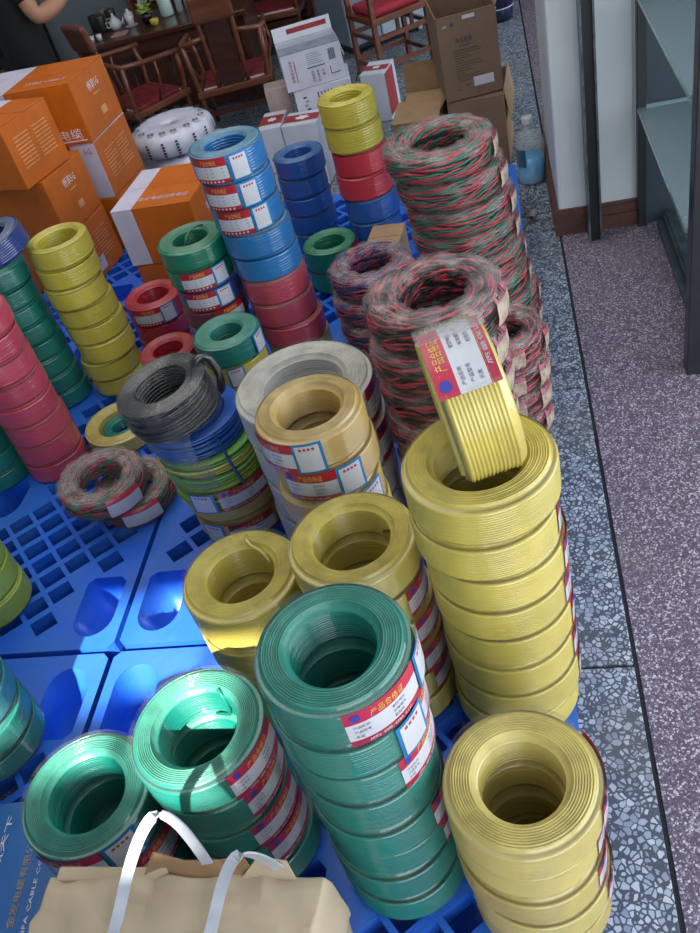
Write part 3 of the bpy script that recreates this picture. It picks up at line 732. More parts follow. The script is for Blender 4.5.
def lines(D_, h, e=.0012, n=9):
    out = []
    for i in range(n):
        for y in (.16, .53): out.append(('bar', (e, D_*y, h*(.74-.058*i)), Y, Z, D_*(.31 if (i*7+int(y*10)) % 4 else .2), h*.016, M_PEACH))
    return out
a1 = -.11
t = carton('orange_carton', 'top orange carton of the rear column with white logo on its end', (-1.397, 2.869, .558), a1, -.42, .27, .203, M_ORANGE, OG, (-.42, -.26), M_LILAC)
prints(t, logo(.27, .203)+[('text', '电缆', (-.115, -.0012, .02), X, Z, .09, .035, M_WHITE), ('bar', (-.115, -.0012, .012), X, Z, .1, .004, M_WHITE), ('text', 'WIRE CABLE', (-.2, .05, .2042), X, Y, .16, .02, M_LILAC)])
t = carton('orange_carton', 'orange carton with a lilac-white front under the rear column top', (-1.400, 2.872, .354), a1-.02, -.42, .265, .203, M_ORANGE, OG, (-.10, -.0), M_LILAC)
t.children[0].data.polygons.foreach_set('material_index', [1 if p.normal.y < -.5 and p.center.x > -.1 else 0 for p in t.children[0].data.polygons])
prints(t, lines(.265, .203)+[('text', '5G', (-.05, -.0012, .165), X, Z, .03, .02, M_ORANGE)])
carton('orange_carton', 'lowest orange carton of the rear column, mostly hidden', (-1.396, 2.870, .15), a1, -.42, .265, .203, M_ORANGE, OG)
t = carton('orange_carton', 'big orange carton with text lines on top of the front column', (-1.520, 2.552, .556), -.30, -.42, .235, .205, M_ORANGE, OG, (-.42, -.14), M_LILAC)
prints(t, [('bar', (.0012, .235*y, .205*(.74-.058*i)), Y, Z, .235*.31, .0034, M_PEACH) for i in range(9) for y in (.14, .55)])
# its camera side carries a lilac panel
t = carton('orange_carton', 'orange carton with white logo in the middle of the front column', (-1.492, 2.600, .354), -.19, -.42, .245, .200, M_ORANGE, OG)
prints(t, logo(.245, .2))
t = carton('orange_carton', 'bottom orange carton of the front column behind the lemon stack', (-1.490, 2.600, .15), -.19, -.42, .245, .203, M_ORANGE, OG)
prints(t, lines(.245, .203)+[('bar', (.0012, .08, .02), Y, Z, .05, .05, M_LILAC)])
t = carton('orange_carton', 'orange and lilac carton between the orange columns and the tall blue stack', (-1.185, 2.350, .335), -.081, .262, .285, .185, M_ORANGE, OG, (0, .07), M_LILAC)
prints(t, [('text', '畅享5G', (.2632, .1, .1), Y, Z, .08, .035, M_WHITE), ('text', '金发电缆品质保证', (.075, .045, .1862), X, Y, .165, .024, M_LILAC), ('bar', (.21, -.0012, .02), X, Z, .04, .03, M_LILAC)])
carton('orange_carton', 'orange carton hidden beneath the orange and lilac carton', (-1.175, 2.352, .15), -.081, .255, .28, .184, M_ORANGE, OG)
# brown cartons
t = carton('brown_carton', 'tall brown printed carton standing on another brown carton, flaps open', (-.214, 3.376, .276), .161, .217, .28, .300, M_BROWN, 'brown cartons', open_=True)
prints(t, [('text', '净沃格雅', (.06, -.0012, .2), X, Z, .062, .02, M_INK), ('bar', (.07, -.0012, .19), X, Z, .045, .003, M_INK), ('bar', (.055, -.0012, .262), X, Z, 0.002, .002, M_INK),
           ('bar', (.095, -.0012, .278), X, Z, .045, .013, M_PAPER), ('bar', (.05, -.0012, .262), X, Z, .009, .012, M_INK), ('bar', (.02, -.0012, .262), X, Z, .015, .008, M_GREY),
           ('bar', (.11, -.0012, .038), X, Z, .075, .034, M_PAPER), ('bar', (.05, -.0012, .035), X, Z, .006, .006, M_INK), ('bar', (.08, -.0012, .047), X, Z, .011, .005, M_INK)]
       +[('bar', (.05, -.0012, .175-.009*i), X, Z, (.09, .1, .05, .06, .03)[i % 5], .0025, mat('print_dark_brown', '5a4636', .7)) for i in range(13)])
for nm, T in (('flap', xf((.217, .28, .3), PI, -60*D)), ('flap', xf((0, .28, .3), -PI/2, -72*D)), ('flap', xf((.217, 0, .3), PI/2, -66*D))):
    f = MB(); f.T = T; f.box(0, .217 if T.to_euler().z in (0,) or abs(T.to_euler().z) > 3 else .28, -.105, 0, -.002, .002); f.build(nm, M_BROWN2, t)
t = carton('brown_carton', 'brown carton with a pale side under the tall printed carton', (-.217, 3.383, 0), -.082, .215, .30, .272, M_BROWN, 'brown cartons', (.212, .215), M_BROWN2)
f = MB(); f.T = xf((.218, .0, .272), 0, 0, -8*D); f.box(0, .004, 0, .30, -.1, .02); f.build('flap', M_BROWN2, t)
t = carton('brown_carton', 'low brown carton with its lid flaps half raised', (-.437, 3.373, 0), -.125, .183, .333, .230, M_BROWN, 'brown cartons', open_=True)
for (T, w, d) in ((xf((0, 0, .232), 0, 7*D), .183, .17), (xf((0, .333, .232), 0, -172*D), .183, .16)):
    f = MB(); f.T = T; f.box(0, w, 0, d, 0, .004); f.build('flap', M_BROWN2, t)
f = MB(); f.T = xf((0, .333, .232), 0, 75*D); f.box(0, .183, 0, .11, 0, .004); f.build('flap', M_INSIDE, t)
prints(t, [('bar', (.05, -.0012, .19), X, Z, .006, .01, M_INK), ('bar', (.03, -.0012, .19), X, Z, .01, .006, M_INK)])
t = carton('brown_carton', 'small pale brown carton between the blue and the leaning twisted stack', (-.445, 2.270, .15), -.12, .10, .15, .155, M_BROWN2, 'brown cartons')
prints(t, [('text', '电线电缆厂', (.012, -.0012, .125), X, Z, .075, .014, M_INK), ('bar', (.03, -.0012, .11), X, Z, .04, .005, M_INK), ('bar', (.03, -.0012, .06), X, Z, .035, .03, mat('print_faint_brown', '6b553f', .7)), ('bar', (.01, .002, .1562), X, Y, .035, .003, M_INK)])
# white cartons
WG = 'white printed cartons'
def white_prints(w, h, kind):
    if kind == 0:
        return ([('bar', (w*.40, -.0012, h*.50), X, Z, w*.30, h*.028, M_INK)]+[('text', '净化水壶套装', (w*.115, -.0012, h*.84), (0, 0, -1), X, h*.62, w*.055, M_PRED), ('bar', (w*.2, -.0012, h*.2), X, Z, w*.012, h*.6, M_PRED)]
                +[('bar', (w*.42, -.0012, h*(.6+.055*i)), X, Z, w*(.26-.03*(i % 3)), h*.018, M_GREY) for i in range(6)]
                +[('text', '品质保证', (w*.45, -.0012, h*.42), (0, 0, -1), X, h*.32, w*.05, M_PRED), ('text', '合格产品', (w*.54, -.0012, h*.42), (0, 0, -1), X, h*.34, w*.04, M_INK), ('text', '注意', (w*.63, -.0012, h*.42), (0, 0, -1), X, h*.2, w*.04, M_PRED)]
                +[('bar', (w*(.78+.013*i), -.0012, h*.58), X, Z, w*(.009 if i % 3 else .005), h*.3, M_INK) for i in range(9)]
                +[('bar', (w*.77, -.0012, h*.2), X, Z, w*.012, h*.22, M_PRED), ('bar', (w*.77, -.0012, h*.2), X, Z, w*.16, h*.02, M_PRED)])
    return ([('bar', (w*(.14+.03*(i % 2)), -.0012, h*(.75-.11*i)), X, Z, w*.06, h*.05, M_GREY if i % 3 else M_INK) for i in range(6)]
            +[('bar', (w*(.40+.06*i), -.0012, h*.45), X, Z, w*.02, h*.4, M_PRED if i % 2 else M_INK) for i in range(5)]
            +[('text', '@', (w*.80, -.0012, h*.56), X, Z, w*.14, h*.32, M_INK)])
carton('white_carton', 'lowest white carton under the two printed white cartons', (-.855, 3.660, 0), .1, .24, .20, .198, M_CWHITE, WG)
t = carton('white_carton', 'white printed carton with a round mark under the open white carton', (-.843, 3.634, .200), .171, .240, .20, .146, M_CWHITE, WG)
prints(t, white_prints(.24, .146, 1))
t = carton('white_carton', 'open white carton with raised flaps atop the white cartons', (-.862, 3.625, .348), .256, .248, .20, .142, M_CWHITE, WG, open_=True)
prints(t, white_prints(.248, .142, 0))
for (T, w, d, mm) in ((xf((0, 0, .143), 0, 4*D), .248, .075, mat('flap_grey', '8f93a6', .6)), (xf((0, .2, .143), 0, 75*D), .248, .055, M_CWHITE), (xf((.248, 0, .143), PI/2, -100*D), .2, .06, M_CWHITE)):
    f = MB(); f.T = T; f.box(0, w, 0, d, 0, .003); f.build('flap', mm, t)
prints(t, [('bar', (.06, .2028, .165), X, Z, .17, .02, M_CRED)], 'red_print')
def starred(label, corner, yaw, w, d, h, red_lo, red_hi):
    t = carton('white_carton', label, corner, yaw, w, d, h, M_CWHITE, WG)
    star = []
    m = MB(); pts = []
    for i in range(12):
        a = 2*PI*i/12+.3; r = (.026 if i % 2 else .016); pts.append((w/2+r*math.cos(a)*w/.11, d/2+r*math.sin(a), h+.0022))
    prints(t, [('bar', (0.001, d*red_lo, h+.0012), X, Y, w-.002, d*(red_hi-red_lo), M_CRED), ('bar', (w*.3, -.0012, h*.5), X, Z, .008, .01, M_INK), ('bar', (w*.5, -.0012, h*.5), X, Z, .008, .01, M_INK), ('bar', (w*.1, -.0012, h*.3), X, Z, w*.7, .004, M_PRED)])
    m.add(pts, [tuple(range(12))]); m.build('emblem', M_WHITE, t)
    return t
starred('white carton with a red band on top, next to the white cable rolls', (-1.000, 3.495, 0), .0, .098, .19, .268, .25, .75)
starred('white carton with a red band on top, next to the dark blue stack', (-.898, 3.490, 0), -.08, .15, .145, .266, .25, .75)
t = carton('white_carton', 'slim white carton with a red side standing behind the yellow-topped stack', (-.632, 4.084, 0), -.2, .118, .172, .216, M_CWHITE, WG)
prints(t, [('bar', (.1192, .0, .02), Y, Z, .13, .19, M_CRED), ('bar', (.0, .05, .2172), X, Y, .117, .06, M_CRED), ('bar', (.045, .065, .2182), X, Y, .03, .03, M_WHITE)])
t = carton('white_carton', 'small plain carton tucked behind the red-banded cartons', (-.985, 3.72, 0), .2, .10, .12, .34, mat('pinkish_carton', 'b5a09a', .7), WG)
# blue cable carton and the kraft package in front
t = carton('blue_carton', 'flat blue cable carton with gold characters next to the kraft package', (-.800, .30, .152), .10, -.30, .38, .046, mat('carton_blue', '0f5fa8', .35, .3, .06), seam='y')
for f in list(t.children)[1:]: bpy.data.objects.remove(f)
MB().box(-.30, 0, 0, .38, .0424, .046).build('lid', mat('carton_blue', ''), t, bevel=.0015)
prints(t, [('text', '金发电缆有限公司', (-.070, .164, .0472), Y, nX, .155, .0135, mat('print_bronze_gold', 'b09a62', .45)), ('text', 'JINFA CABLE CO.LTD', (-.046, .135, .0472), Y, nX, .175, .0085, M_WHITE),
           ('text', '诚信赢天下', (-.125, .19, .0472), Y, nX, .165, .0115, M_WHITE)])
kp = thing('kraft_package', 'kraft paper package with two white strap handles in the front', 'package', (-.672, .12, .152), 0)
kb = bmesh.new(); bmesh.ops.create_cube(kb, size=1)
bmesh.ops.subdivide_edges(kb, edges=kb.edges[:], cuts=14, use_grid_fill=True)
rk = random.Random(3)
for v in kb.verts:
    x, y, z = v.co
    bul = (1-(2*x)**2)*(1-(2*y)**2)
    nx_ = (x+.5)*.357*(1+.04*math.sin(z*5)); ny_ = (y+.5)*.305
    cr = .006*math.sin(31*x+17*y)*math.sin(11*y-7*x+2)+.004*math.sin(53*y+20*x*x)
    nz_ = (z+.5)*.322+(.010*bul+cr if z > .49 else 0)
    if abs(x) > .49: nx_ += .004*math.sin(23*z+19*y)+.012*math.copysign(1, x)*(1-(2*z)**2)*.6
    if abs(y) > .49: ny_ += .004*math.sin(21*z+13*x)
    v.co = (nx_, ny_, nz_)
me = bpy.data.meshes.new('body'); kb.to_mesh(me); kb.free(); me.materials.append(M_KRAFT)
me.polygons.foreach_set('use_smooth', [True]*len(me.polygons))
link('body', me, kp, .004)
def sheet(pts, name, m, parent, th=.002):
    n = len(pts); c = Vector((0, 0, 0))
    a, b, d = Vector(pts[0]), Vector(pts[1]), Vector(pts[2]); nn = (b-a).cross(d-a).normalized()*th
    MB().add(list(pts)+[tuple(Vector(p)+nn) for p in pts], [tuple(range(n-1, -1, -1)), tuple(range(n, 2*n))]+[(i, (i+1) % n, n+(i+1) % n, n+i) for i in range(n)]).build(name, m, parent)
sheet([(.13, .302, .318), (.285, .302, .318), (.27, .316, .352), (.235, .318, .335), (.19, .316, .338), (.155, .318, .358)], 'flap', M_INSIDE, kp)
sheet([(.01, .300, .318), (.17, .300, .318), (.165, .31, .332), (.02, .31, .334)], 'flap', M_KRAFT, kp)
sheet([(.26, .301, .318), (.332, .301, .315), (.325, .312, .345), (.29, .314, .352)], 'flap', M_KRAFT, kp)
def strap(P, w, name):
    # a flat band that follows the points; its width lies across the band, mostly along x
    P = [Vector(p)-Vector((-.672, .12, .152)) for p in P]; m = MB(); vs = []
    Q = []
    for i in range(len(P)-1):
        p0 = P[max(i-1, 0)]; p1 = P[i]; p2 = P[i+1]; p3 = P[min(i+2, len(P)-1)]
        for t_ in (0, .25, .5, .75):
            Q.append(.5*((2*p1)+(p2-p0)*t_+(2*p0-5*p1+4*p2-p3)*t_*t_+(3*p1-p0-3*p2+p3)*t_**3))
    Q.append(P[-1])
    for i, p in enumerate(Q):
        tg = (Q[min(i+1, len(Q)-1)]-Q[max(i-1, 0)]).normalized(); s = Vector((1, .15, 0)); s = (s-tg*s.dot(tg)).normalized()*w/2; nn = tg.cross(s).normalized()*.0012
        vs += [p-s-nn, p+s-nn, p+s+nn, p-s+nn]
    n = len(Q)
    m.add(vs, [(4*i+k, 4*i+(k+1) % 4, 4*i+4+(k+1) % 4, 4*i+4+k) for i in range(n-1) for k in range(4)]+[(3, 2, 1, 0), (4*n-4, 4*n-3, 4*n-2, 4*n-1)])
    m.build(name, mat('strap_white', 'a6abb5', .4, .3), kp)
strap([(-.575, .27, .477), (-.552, .345, .49), (-.521, .396, .55), (-.498, .426, .585), (-.477, .441, .60), (-.46, .44, .58), (-.453, .436, .53), (-.452, .432, .46)], .014, 'handle')
strap([(-.448, .27, .478), (-.429, .347, .492), (-.409, .390, .53), (-.390, .411, .553), (-.374, .418, .545), (-.362, .424, .51), (-.356, .43, .46)], .014, 'handle')

# white wrapped cable rolls
ws = bpy.data.materials.new('printed_white_wrap')
WRAP = mat('white_wrap_film', 'd6d7e6', .45, .4, .05, 20, .35, 40)
def roll(loc, label, R, h, seed):
    t = thing('cable_roll', label, 'cable roll', loc, seed*.4, 'white wrapped cable rolls')
    rnd = random.Random(seed); n = 48
    pr = [(R*.45, .0), (R*.80, .002), (R*.93, h*.10), (R*1.0, h*.32), (R*1.0, h*.62), (R*.95, h*.84), (R*.82, h*.975), (R*.72, h*1.0), (R*.30, h*.97), (R*.06, h*.9)]
    MB().lathe(pr, n, 0, True, lambda a: .012*math.sin(9*a)+.008*math.sin(14*a+1)).build('wrap', WRAP, t, True)
    for i in range(16):
        a = 2*PI*i/16+rnd.uniform(-.06, .06); r = R*1.03+.001
        m = MB()
        for q in range(5):
            zz = h*(.2+.12*q)
            f = lambda u, v: ((r)*math.cos(a+(u-.01)/r), (r)*math.sin(a+(u-.01)/r), zz+v)
            m.add([f(0, 0), f(.012+.004*(q % 2), 0), f(.012, h*.085), f(.002, h*.085)], [(0, 1, 2, 3)])
        m.build('print', M_INK, t)
        m = MB(); cx, cy = R*.8*math.cos(a), R*.8*math.sin(a)
        m.add([(cx+.014*math.cos(k*PI/4), cy+.014*math.sin(k*PI/4), h*1.04) for k in range(8)]+[(cx+.008*math.cos(k*PI/4), cy+.008*math.sin(k*PI/4), h*1.04) for k in range(8)], [(k, (k+1) % 8, 8+(k+1) % 8, 8+k) for k in range(8)])
        m.build('round_print', M_INK, t)
    return t
bpy.data.materials.remove(ws)
roll((-1.305, 3.405, 0), 'lowest white printed cable roll, hidden behind the orange and lilac carton', .172, .100, 1)
roll((-1.262, 3.402, .1035), 'white printed cable roll, third from top of its stack by the orange cartons', .176, .100, 2)
roll((-1.258, 3.404, .207), 'white printed cable roll, second from top of its stack by the orange cartons', .178, .100, 3)
roll((-1.312, 3.400, .3105), 'top white printed cable roll behind the orange and lilac carton', .170, .098, 4)

# ------------------------------------------------------------------ water bottle and tube
bt = thing('water_bottle', 'clear plastic bottle half full of blue liquid by the pallet corner', 'bottle', (.070, 3.19, 0))
R = .052
CLEAR = film('bottle_clear', 'd4dde0', .18, .36, .08, 5, .8)
MB().lathe([(0, .002), (R*.9, .002), (R, .012), (R, .05), (R*.96, .055), (R, .06), (R, .105), (R*.96, .11), (R, .115), (R, .15), (R*.8, .185), (R*.35, .2), (R*.33, .225)], 28).build('bottle_body', CLEAR, bt, True)
LQ = bpy.data.materials.new('blue_liquid'); LQ.use_nodes = True; b = LQ.node_tree.nodes['Principled BSDF']
b.inputs['Base Color'].default_value = lin('30b0e6'); b.inputs['Roughness'].default_value = .08; b.inputs['Transmission Weight'].default_value = .1
MB().lathe([(0, .006), (R*.86, .006), (R*.95, .014), (R*.95, .1), (0, .1)], 28).build('liquid', LQ, bt, True)
MB().lathe([(R*.4, .222), (R*.4, .24), (R*.36, .245), (0, .245)], 16).build('cap', M_PAPER, bt, True)
lb = MB(); vs = []
for i in range(11):
    a = (-160+50*i/10)*D
    vs += [(R*1.02*math.cos(a), R*1.02*math.sin(a), .075), (R*1.02*math.cos(a), R*1.02*math.sin(a), .14)]
lb.add(vs, [(2*i, 2*i+2, 2*i+3, 2*i+1) for i in range(10)]).build('label', mat('bottle_label', '2a4f78', .4, .2, .2, 30, hex2='5f6d78'), bt, True)
MB().tube([(0, 0, .011), (.012, .05, .011)], .011, 12, caps=False).tube([(0, 0, .011), (.012, .05, .011)], .006, 12, m=1).build('plastic_tube', [mat('tube_grey', 'a8a49c', .6), M_INK])
tag(bpy.data.objects['plastic_tube'], 'short pale plastic tube lying on the dirty floor by the pallet', 'tube')
bpy.data.objects['plastic_tube'].location = (.047, 2.87, 0)

# ------------------------------------------------------------------ furniture at the back
dk = thing('tea_desk', 'long dark red wooden desk behind the armchairs', 'desk', (-1.58, 4.655, 0), 5*D)
x0, x1 = -.55, .36
MB().box(x0, x1, 0, .50, .425, .455).build('desk_top', mat('desk_top_wood', '50291c', .3, .35, .2, 5, 0, 30, hex2='3a1c14', stretch=(6, 1, 1)), dk, bevel=.006)
MB().box(x0+.02, x1-.02, .02, .04, .36, .425).build('apron', M_WOOD, dk)
for i in range(4):
    w = (x1-x0-.06)/4; a = x0+.03+i*w
    p = MB().box(a, a+w-.008, .035, .05, .06, .36).build('front_panel', M_WOOD, dk)
    MB().box(a+.03, a+w-.04, .028, .035, .1, .32).build('raised_field', M_WOOD2 if False else M_WOOD, p, bevel=.004)
MB().box(x0+.02, x0+.045, .05, .48, .03, .425).build('side_panel', M_WOOD, dk); MB().box(x1-.045, x1-.02, .05, .48, .03, .425).build('side_panel', M_WOOD, dk)
for a in (x0+.02, x1-.06):
    for y in (.02, .44): MB().box(a, a+.04, y, y+.04, 0, .425).build('leg', M_WOOD, dk, bevel=.004)
MB().box(x0+.03, x1-.03, .04, .06, .03, .06).build('plinth', M_WOOD, dk)
def armchair(label, loc, rz):
    """round-armed wooden chair, local +y is the way the sitter looks"""
    t = thing('wooden_armchair', label, 'chair', loc, rz, 'wooden armchairs around the desk')
    for x in (-.17, .17):
        MB().tube([(x, -.15, 0), (x, -.15, .24), (x*1.06, -.155, .35), (x*1.1, -.15, .455)], .0115, 8).build('leg', M_WOOD2, t, True)
        MB().tube([(x, .15, 0), (x, .15, .24), (x*1.05, .16, .34), (x*1.12, .15, .42)], .0115, 8).build('leg', M_WOOD2, t, True)
        MB().tube([(x*.4, -.175, .48), (x*.75, -.172, .47), (x*1.1, -.15, .458), (x*1.2, -.05, .447), (x*1.18, .07, .434), (x*1.14, .18, .425)], [.011, .012, .013, .012, .012, .013], 8).build('arm', M_WOOD2, t, True)
        MB().tube([(x*.42, -.155, .24), (x*.44, -.165, .36), (x*.46, -.185, .50), (x*.5, -.21, .64)], .011, 8).build('back_post', M_WOOD2, t, True)
        MB().tube([(x, 0, .25), (x*1.25, .01, .35), (x*1.19, .02, .44)], .007, 6).build('arm_support', M_WOOD2, t, True)
        MB().box(x-.008, x+.008, -.15, .15, .06, .075).build('stretcher', M_WOOD, t)
    MB().box(-.185, .185, -.17, -.145, .215, .245).box(-.185, .185, .145, .17, .215, .245).box(-.185, -.16, -.145, .145, .215, .245).box(.16, .185, -.145, .145, .215, .245).build('seat_frame', M_WOOD2, t, bevel=.004)
    MB().box(-.16, .16, -.145, .145, .225, .235).build('seat', M_WOOD, t)
    s = MB().box(-.15, .15, -.135, .135, .236, .258).build('cushion', M_CUSH, t, bevel=.008)
    MB().box(-.152, .152, -.138, -.133, .238, .25).build('piping', M_TRIMW, s, bevel=.002); MB().box(-.152, .152, .133, .138, .238, .25).build('piping', M_TRIMW, s, bevel=.002)
    m = MB(); m.T = xf((0, -.155, .245), 0, 7*D); m.box(-.055, .055, -.008, .008, 0, .30); m.build('splat', M_WOOD, t, bevel=.003)
    m = MB(); m.T = xf((0, -.195, .54), 0, 11*D); m.box(-.098, .098, -.016, .016, 0, .125); m.build('headrest', M_WOOD2, t, bevel=.012)
    MB().box(-.16, .16, -.158, -.145, .12, .145).build('apron', M_WOOD, t); MB().box(-.16, .16, .145, .158, .15, .2).build('apron', M_WOOD, t)
    return t
ch = armchair('wooden armchair with its tall back to the camera before the desk middle', (-1.285, 4.405, 0), 10*D)
dup(ch, (-1.76, 4.33, 0), (0, 0, -40*D), 'wooden armchair whose reddish headrest shows just behind the top orange carton')
dup(ch, (-2.50, 4.38, 0), (0, 0, 98*D), 'dark wooden armchair beyond the person in black, its back turned to the desk')
dup(ch, (-1.27, 5.52, 0), (0, 0, 180*D), 'wooden armchair with a scrolled arm behind the far desk end')
for r_ in (.045, .025):
    pass
last = [o for o in COL.objects if o.get('label') == 'wooden armchair with a scrolled arm behind the far desk end'][0]
MB().tube([(.06*math.exp(-.13*a)*math.cos(a)-.17, .2, .40+.06*math.exp(-.13*a)*math.sin(a)) for a in [i*.45 for i in range(30)]], .011, 7).build('scroll', M_WOOD2, last, True)
# red cushioned chair with a plain frame
rc = thing('wooden_chair', 'plain wooden chair with a plump red cushion before the freezer', 'chair', (-.53, 4.76, 0), 33*D)
for x in (-.15, .15):
    MB().box(x-.012, x+.012, -.14, -.116, 0, .30 if x > 0 else .62).build('leg', M_WOOD2, rc, bevel=.002)
    MB().box(x-.012, x+.012, .116, .14, 0, .62 if x < 0 else .62).build('leg', M_WOOD2, rc, bevel=.002)
    MB().box(x-.008, x+.008, -.12, .12, .06, .082).build('stretcher', M_WOOD2, rc); MB().box(x-.008, x+.008, -.12, .12, .20, .22).build('stretcher', M_WOOD2, rc)
for y in (-.128, .128):
    MB().box(-.14, .14, y-.008, y+.008, .07, .092).build('stretcher', M_WOOD2, rc); MB().box(-.14, .14, y-.008, y+.008, .20, .222).build('stretcher', M_WOOD2, rc)
    MB().box(-.03, -.012, y-.006, y+.006, .222, .278).build('slat', M_WOOD, rc); MB().box(.05, .068, y-.006, y+.006, .222, .278).build('slat', M_WOOD, rc)
MB().box(-.165, .165, -.145, .145, .278, .306).build('seat_frame', M_WOOD2, rc, bevel=.004)
MB().box(-.14, .14, -.12, .12, .306, .345).build('cushion', mat('red_plush', 'a8283a', .8, 0, .1, 30, .2, 80), rc, bevel=.016)
for z in (.45, .59): MB().box(-.14, .14, .118, .136, z, z+.03).build('back_rail', M_WOOD2, rc, bevel=.003)
MB().tube([(-.15, -.128, .50), (-.15, .12, .50)], .01, 7).build('arm', M_WOOD2, rc, True)
MB().box(0, .018, .12, .134, .306, .46).build('slat', M_WOOD2, rc)
# freezer
fz = thing('chest_freezer', 'pale blue-grey freezer cabinet on castors at the back', 'freezer', (-.665, 5.40, 0), 32*D)
FZ = mat('enamel_bluegrey', '8496a8', .4, .2, .04); FZ2 = mat('enamel_pale', 'aebac6', .4, .2, .04)
MB().box(-.28, -.08, -.2, .2, .05, .75).build('side_cabinet', FZ, fz, bevel=.01); MB().box(-.075, .20, -.2, .2, .05, .62).build('body', FZ2, fz, bevel=.01)
MB().box(-.08, .205, -.205, .205, .625, .665).build('lid', FZ2, fz, bevel=.008); MB().box(-.27, .19, -.19, .19, .03, .05).build('base', M_FRAME, fz)
for x in (-.24, .17):
    for y in (-.17, .17): MB().tube([(x-.012, y, .016), (x+.012, y, .016)], .016, 12).build('castor', M_PAPER, fz, True)
# blue crate and dark jar
cr = thing('plastic_crate', 'blue plastic crate with slotted sides behind the brown cartons', 'crate', (-.245, 5.47, 0), .1)
m = MB().box(-.12, .12, -.09, .09, 0, .01)
for z0, z1 in ((.01, .04), (.075, .10), (.135, .16), (.2, .235)):
    m.box(-.12, .12, -.09, -.084, z0, z1).box(-.12, .12, .084, .09, z0, z1).box(-.12, -.114, -.084, .084, z0, z1).box(.114, .12, -.084, .084, z0, z1)
for x in (-.12, -.04, .04, .112): m.box(x, x+.008, -.092, -.082, 0, .235).box(x, x+.008, .082, .092, 0, .235)
m.build('crate_shell', mat('crate_blue', '1c2f86', .4, .1), cr)
MB().box(-.09, -.03, -.0915, -.0895, .012, .036).build('red_mark', M_CRED, cr)
jr = thing('ceramic_jar', 'dark blue jar with white patterns next to the brown cartons', 'jar', (.015, 5.235, 0))
MB().lathe([(0, 0), (.07, 0), (.078, .02), (.08, .06), (.079, .063), (.082, .066), (.084, .16), (.078, .24), (.06, .27), (.06, .285), (.052, .285), (.05, .27)], 28).build('jar_body', mat('glaze_navy', '10163a', .25, .4, .1), jr, True)
m = MB(); rj = random.Random(2)
for i in range(34):
    a = rj.uniform(0, 2*PI); z = rj.uniform(.08, .24); r_ = .0855; q = rj.uniform(.005, .012)
    m.add([(r_*math.cos(a+q*math.cos(k*PI/3)/r_), r_*math.sin(a+q*math.cos(k*PI/3)/r_), z+q*math.sin(k*PI/3)) for k in range(6)], [tuple(range(6))])
m.build('painted_flower', M_LILAC, jr); jr.children[-1]['kind'] = 'stuff'
MB().lathe([(.0812, .066), (.0835, .066), (.0835, .071), (.0812, .071)], 28, 0, True).build('white_ring', M_LILAC, jr, True)
wc = thing('wood_cabinet', 'brown wooden cabinet with vertical slats against the back wall', 'cabinet', (-.02, 5.75, 0))
MB().box(-.2, .3, .02, .3, 0, .8).build('body', M_WOOD, wc)
for i in range(6): MB().box(-.2+.085*i, -.2+.085*i+.05, 0, .02, 0, .8).build('slat', M_WOOD2 if i % 2 else M_WOOD, wc)
# shelf unit with things behind the desk
su = thing('display_shelf', 'open wooden display shelf behind the desk beside the grey wall', 'shelf', (-2.22, 5.75, 0), 3*D)
for x in (0, .55, 1.1): MB().box(x, x+.03, 0, .25, 0, 1.1).build('upright', M_WOOD2, su)
for z in (.05, .33, .6, .85, 1.07): MB().box(.03, 1.1, .01, .25, z, z+.02).build('board', M_WOOD, su)
MB().box(.03, 1.1, .245, .25, .05, 1.09).build('back_board', mat('shelf_back', '5b6067', .7), su)
DESKZ = .456
def dl(x, y): return (-1.58+x*math.cos(5*D)-y*math.sin(5*D), 4.655+x*math.sin(5*D)+y*math.cos(5*D), DESKZ)
def small(name, label, cat, loc, build, group=None):
    t = thing(name, label, cat, loc, 0, group); build(t); return t
CER = mat('porcelain', 'c7cace', .3, .4, .03)
def cup(t):
    MB().lathe([(0, .004), (.016, .004), (.021, .03), (.025, .058), (.023, .058), (.019, .03), (0, .012)], 18).build('cup_body', CER, t, True)
    MB().lathe([(0, .085), (.008, .084), (.009, .074), (.022, .066), (.025, .06)], 16).build('lid', CER, t, True)
    MB().lathe([(0, .0), (.03, .002), (.034, .007), (.03, .005), (0, .004)], 16).build('saucer', CER, t, True)
small('teacup', 'white lidded teacup beside the plant pot on the desk', 'cup', dl(-.285, .22), cup, 'lidded teacups on the desk')
def teapot(t):
    MB().lathe([(0, 0), (.025, .0), (.034, .02), (.03, .042), (.016, .052), (.016, .056), (0, .062)], 18).build('pot_body', CER, t, True)
    MB().lathe([(0, .08), (.006, .078), (.006, .066), (.015, .06)], 12).build('lid', CER, t, True)
    MB().tube([(.03, 0, .02), (.045, 0, .03), (.055, 0, .05)], [.008, .006, .004], 8).build('spout', CER, t, True)
    MB().tube([(-.03, 0, .04), (-.05, 0, .04), (-.05, 0, .015), (-.03, 0, .012)], .004, 6).build('handle', CER, t, True)
small('teapot', 'small white teapot between the dark tins and the teacup', 'teapot', dl(-.375, .24), teapot)
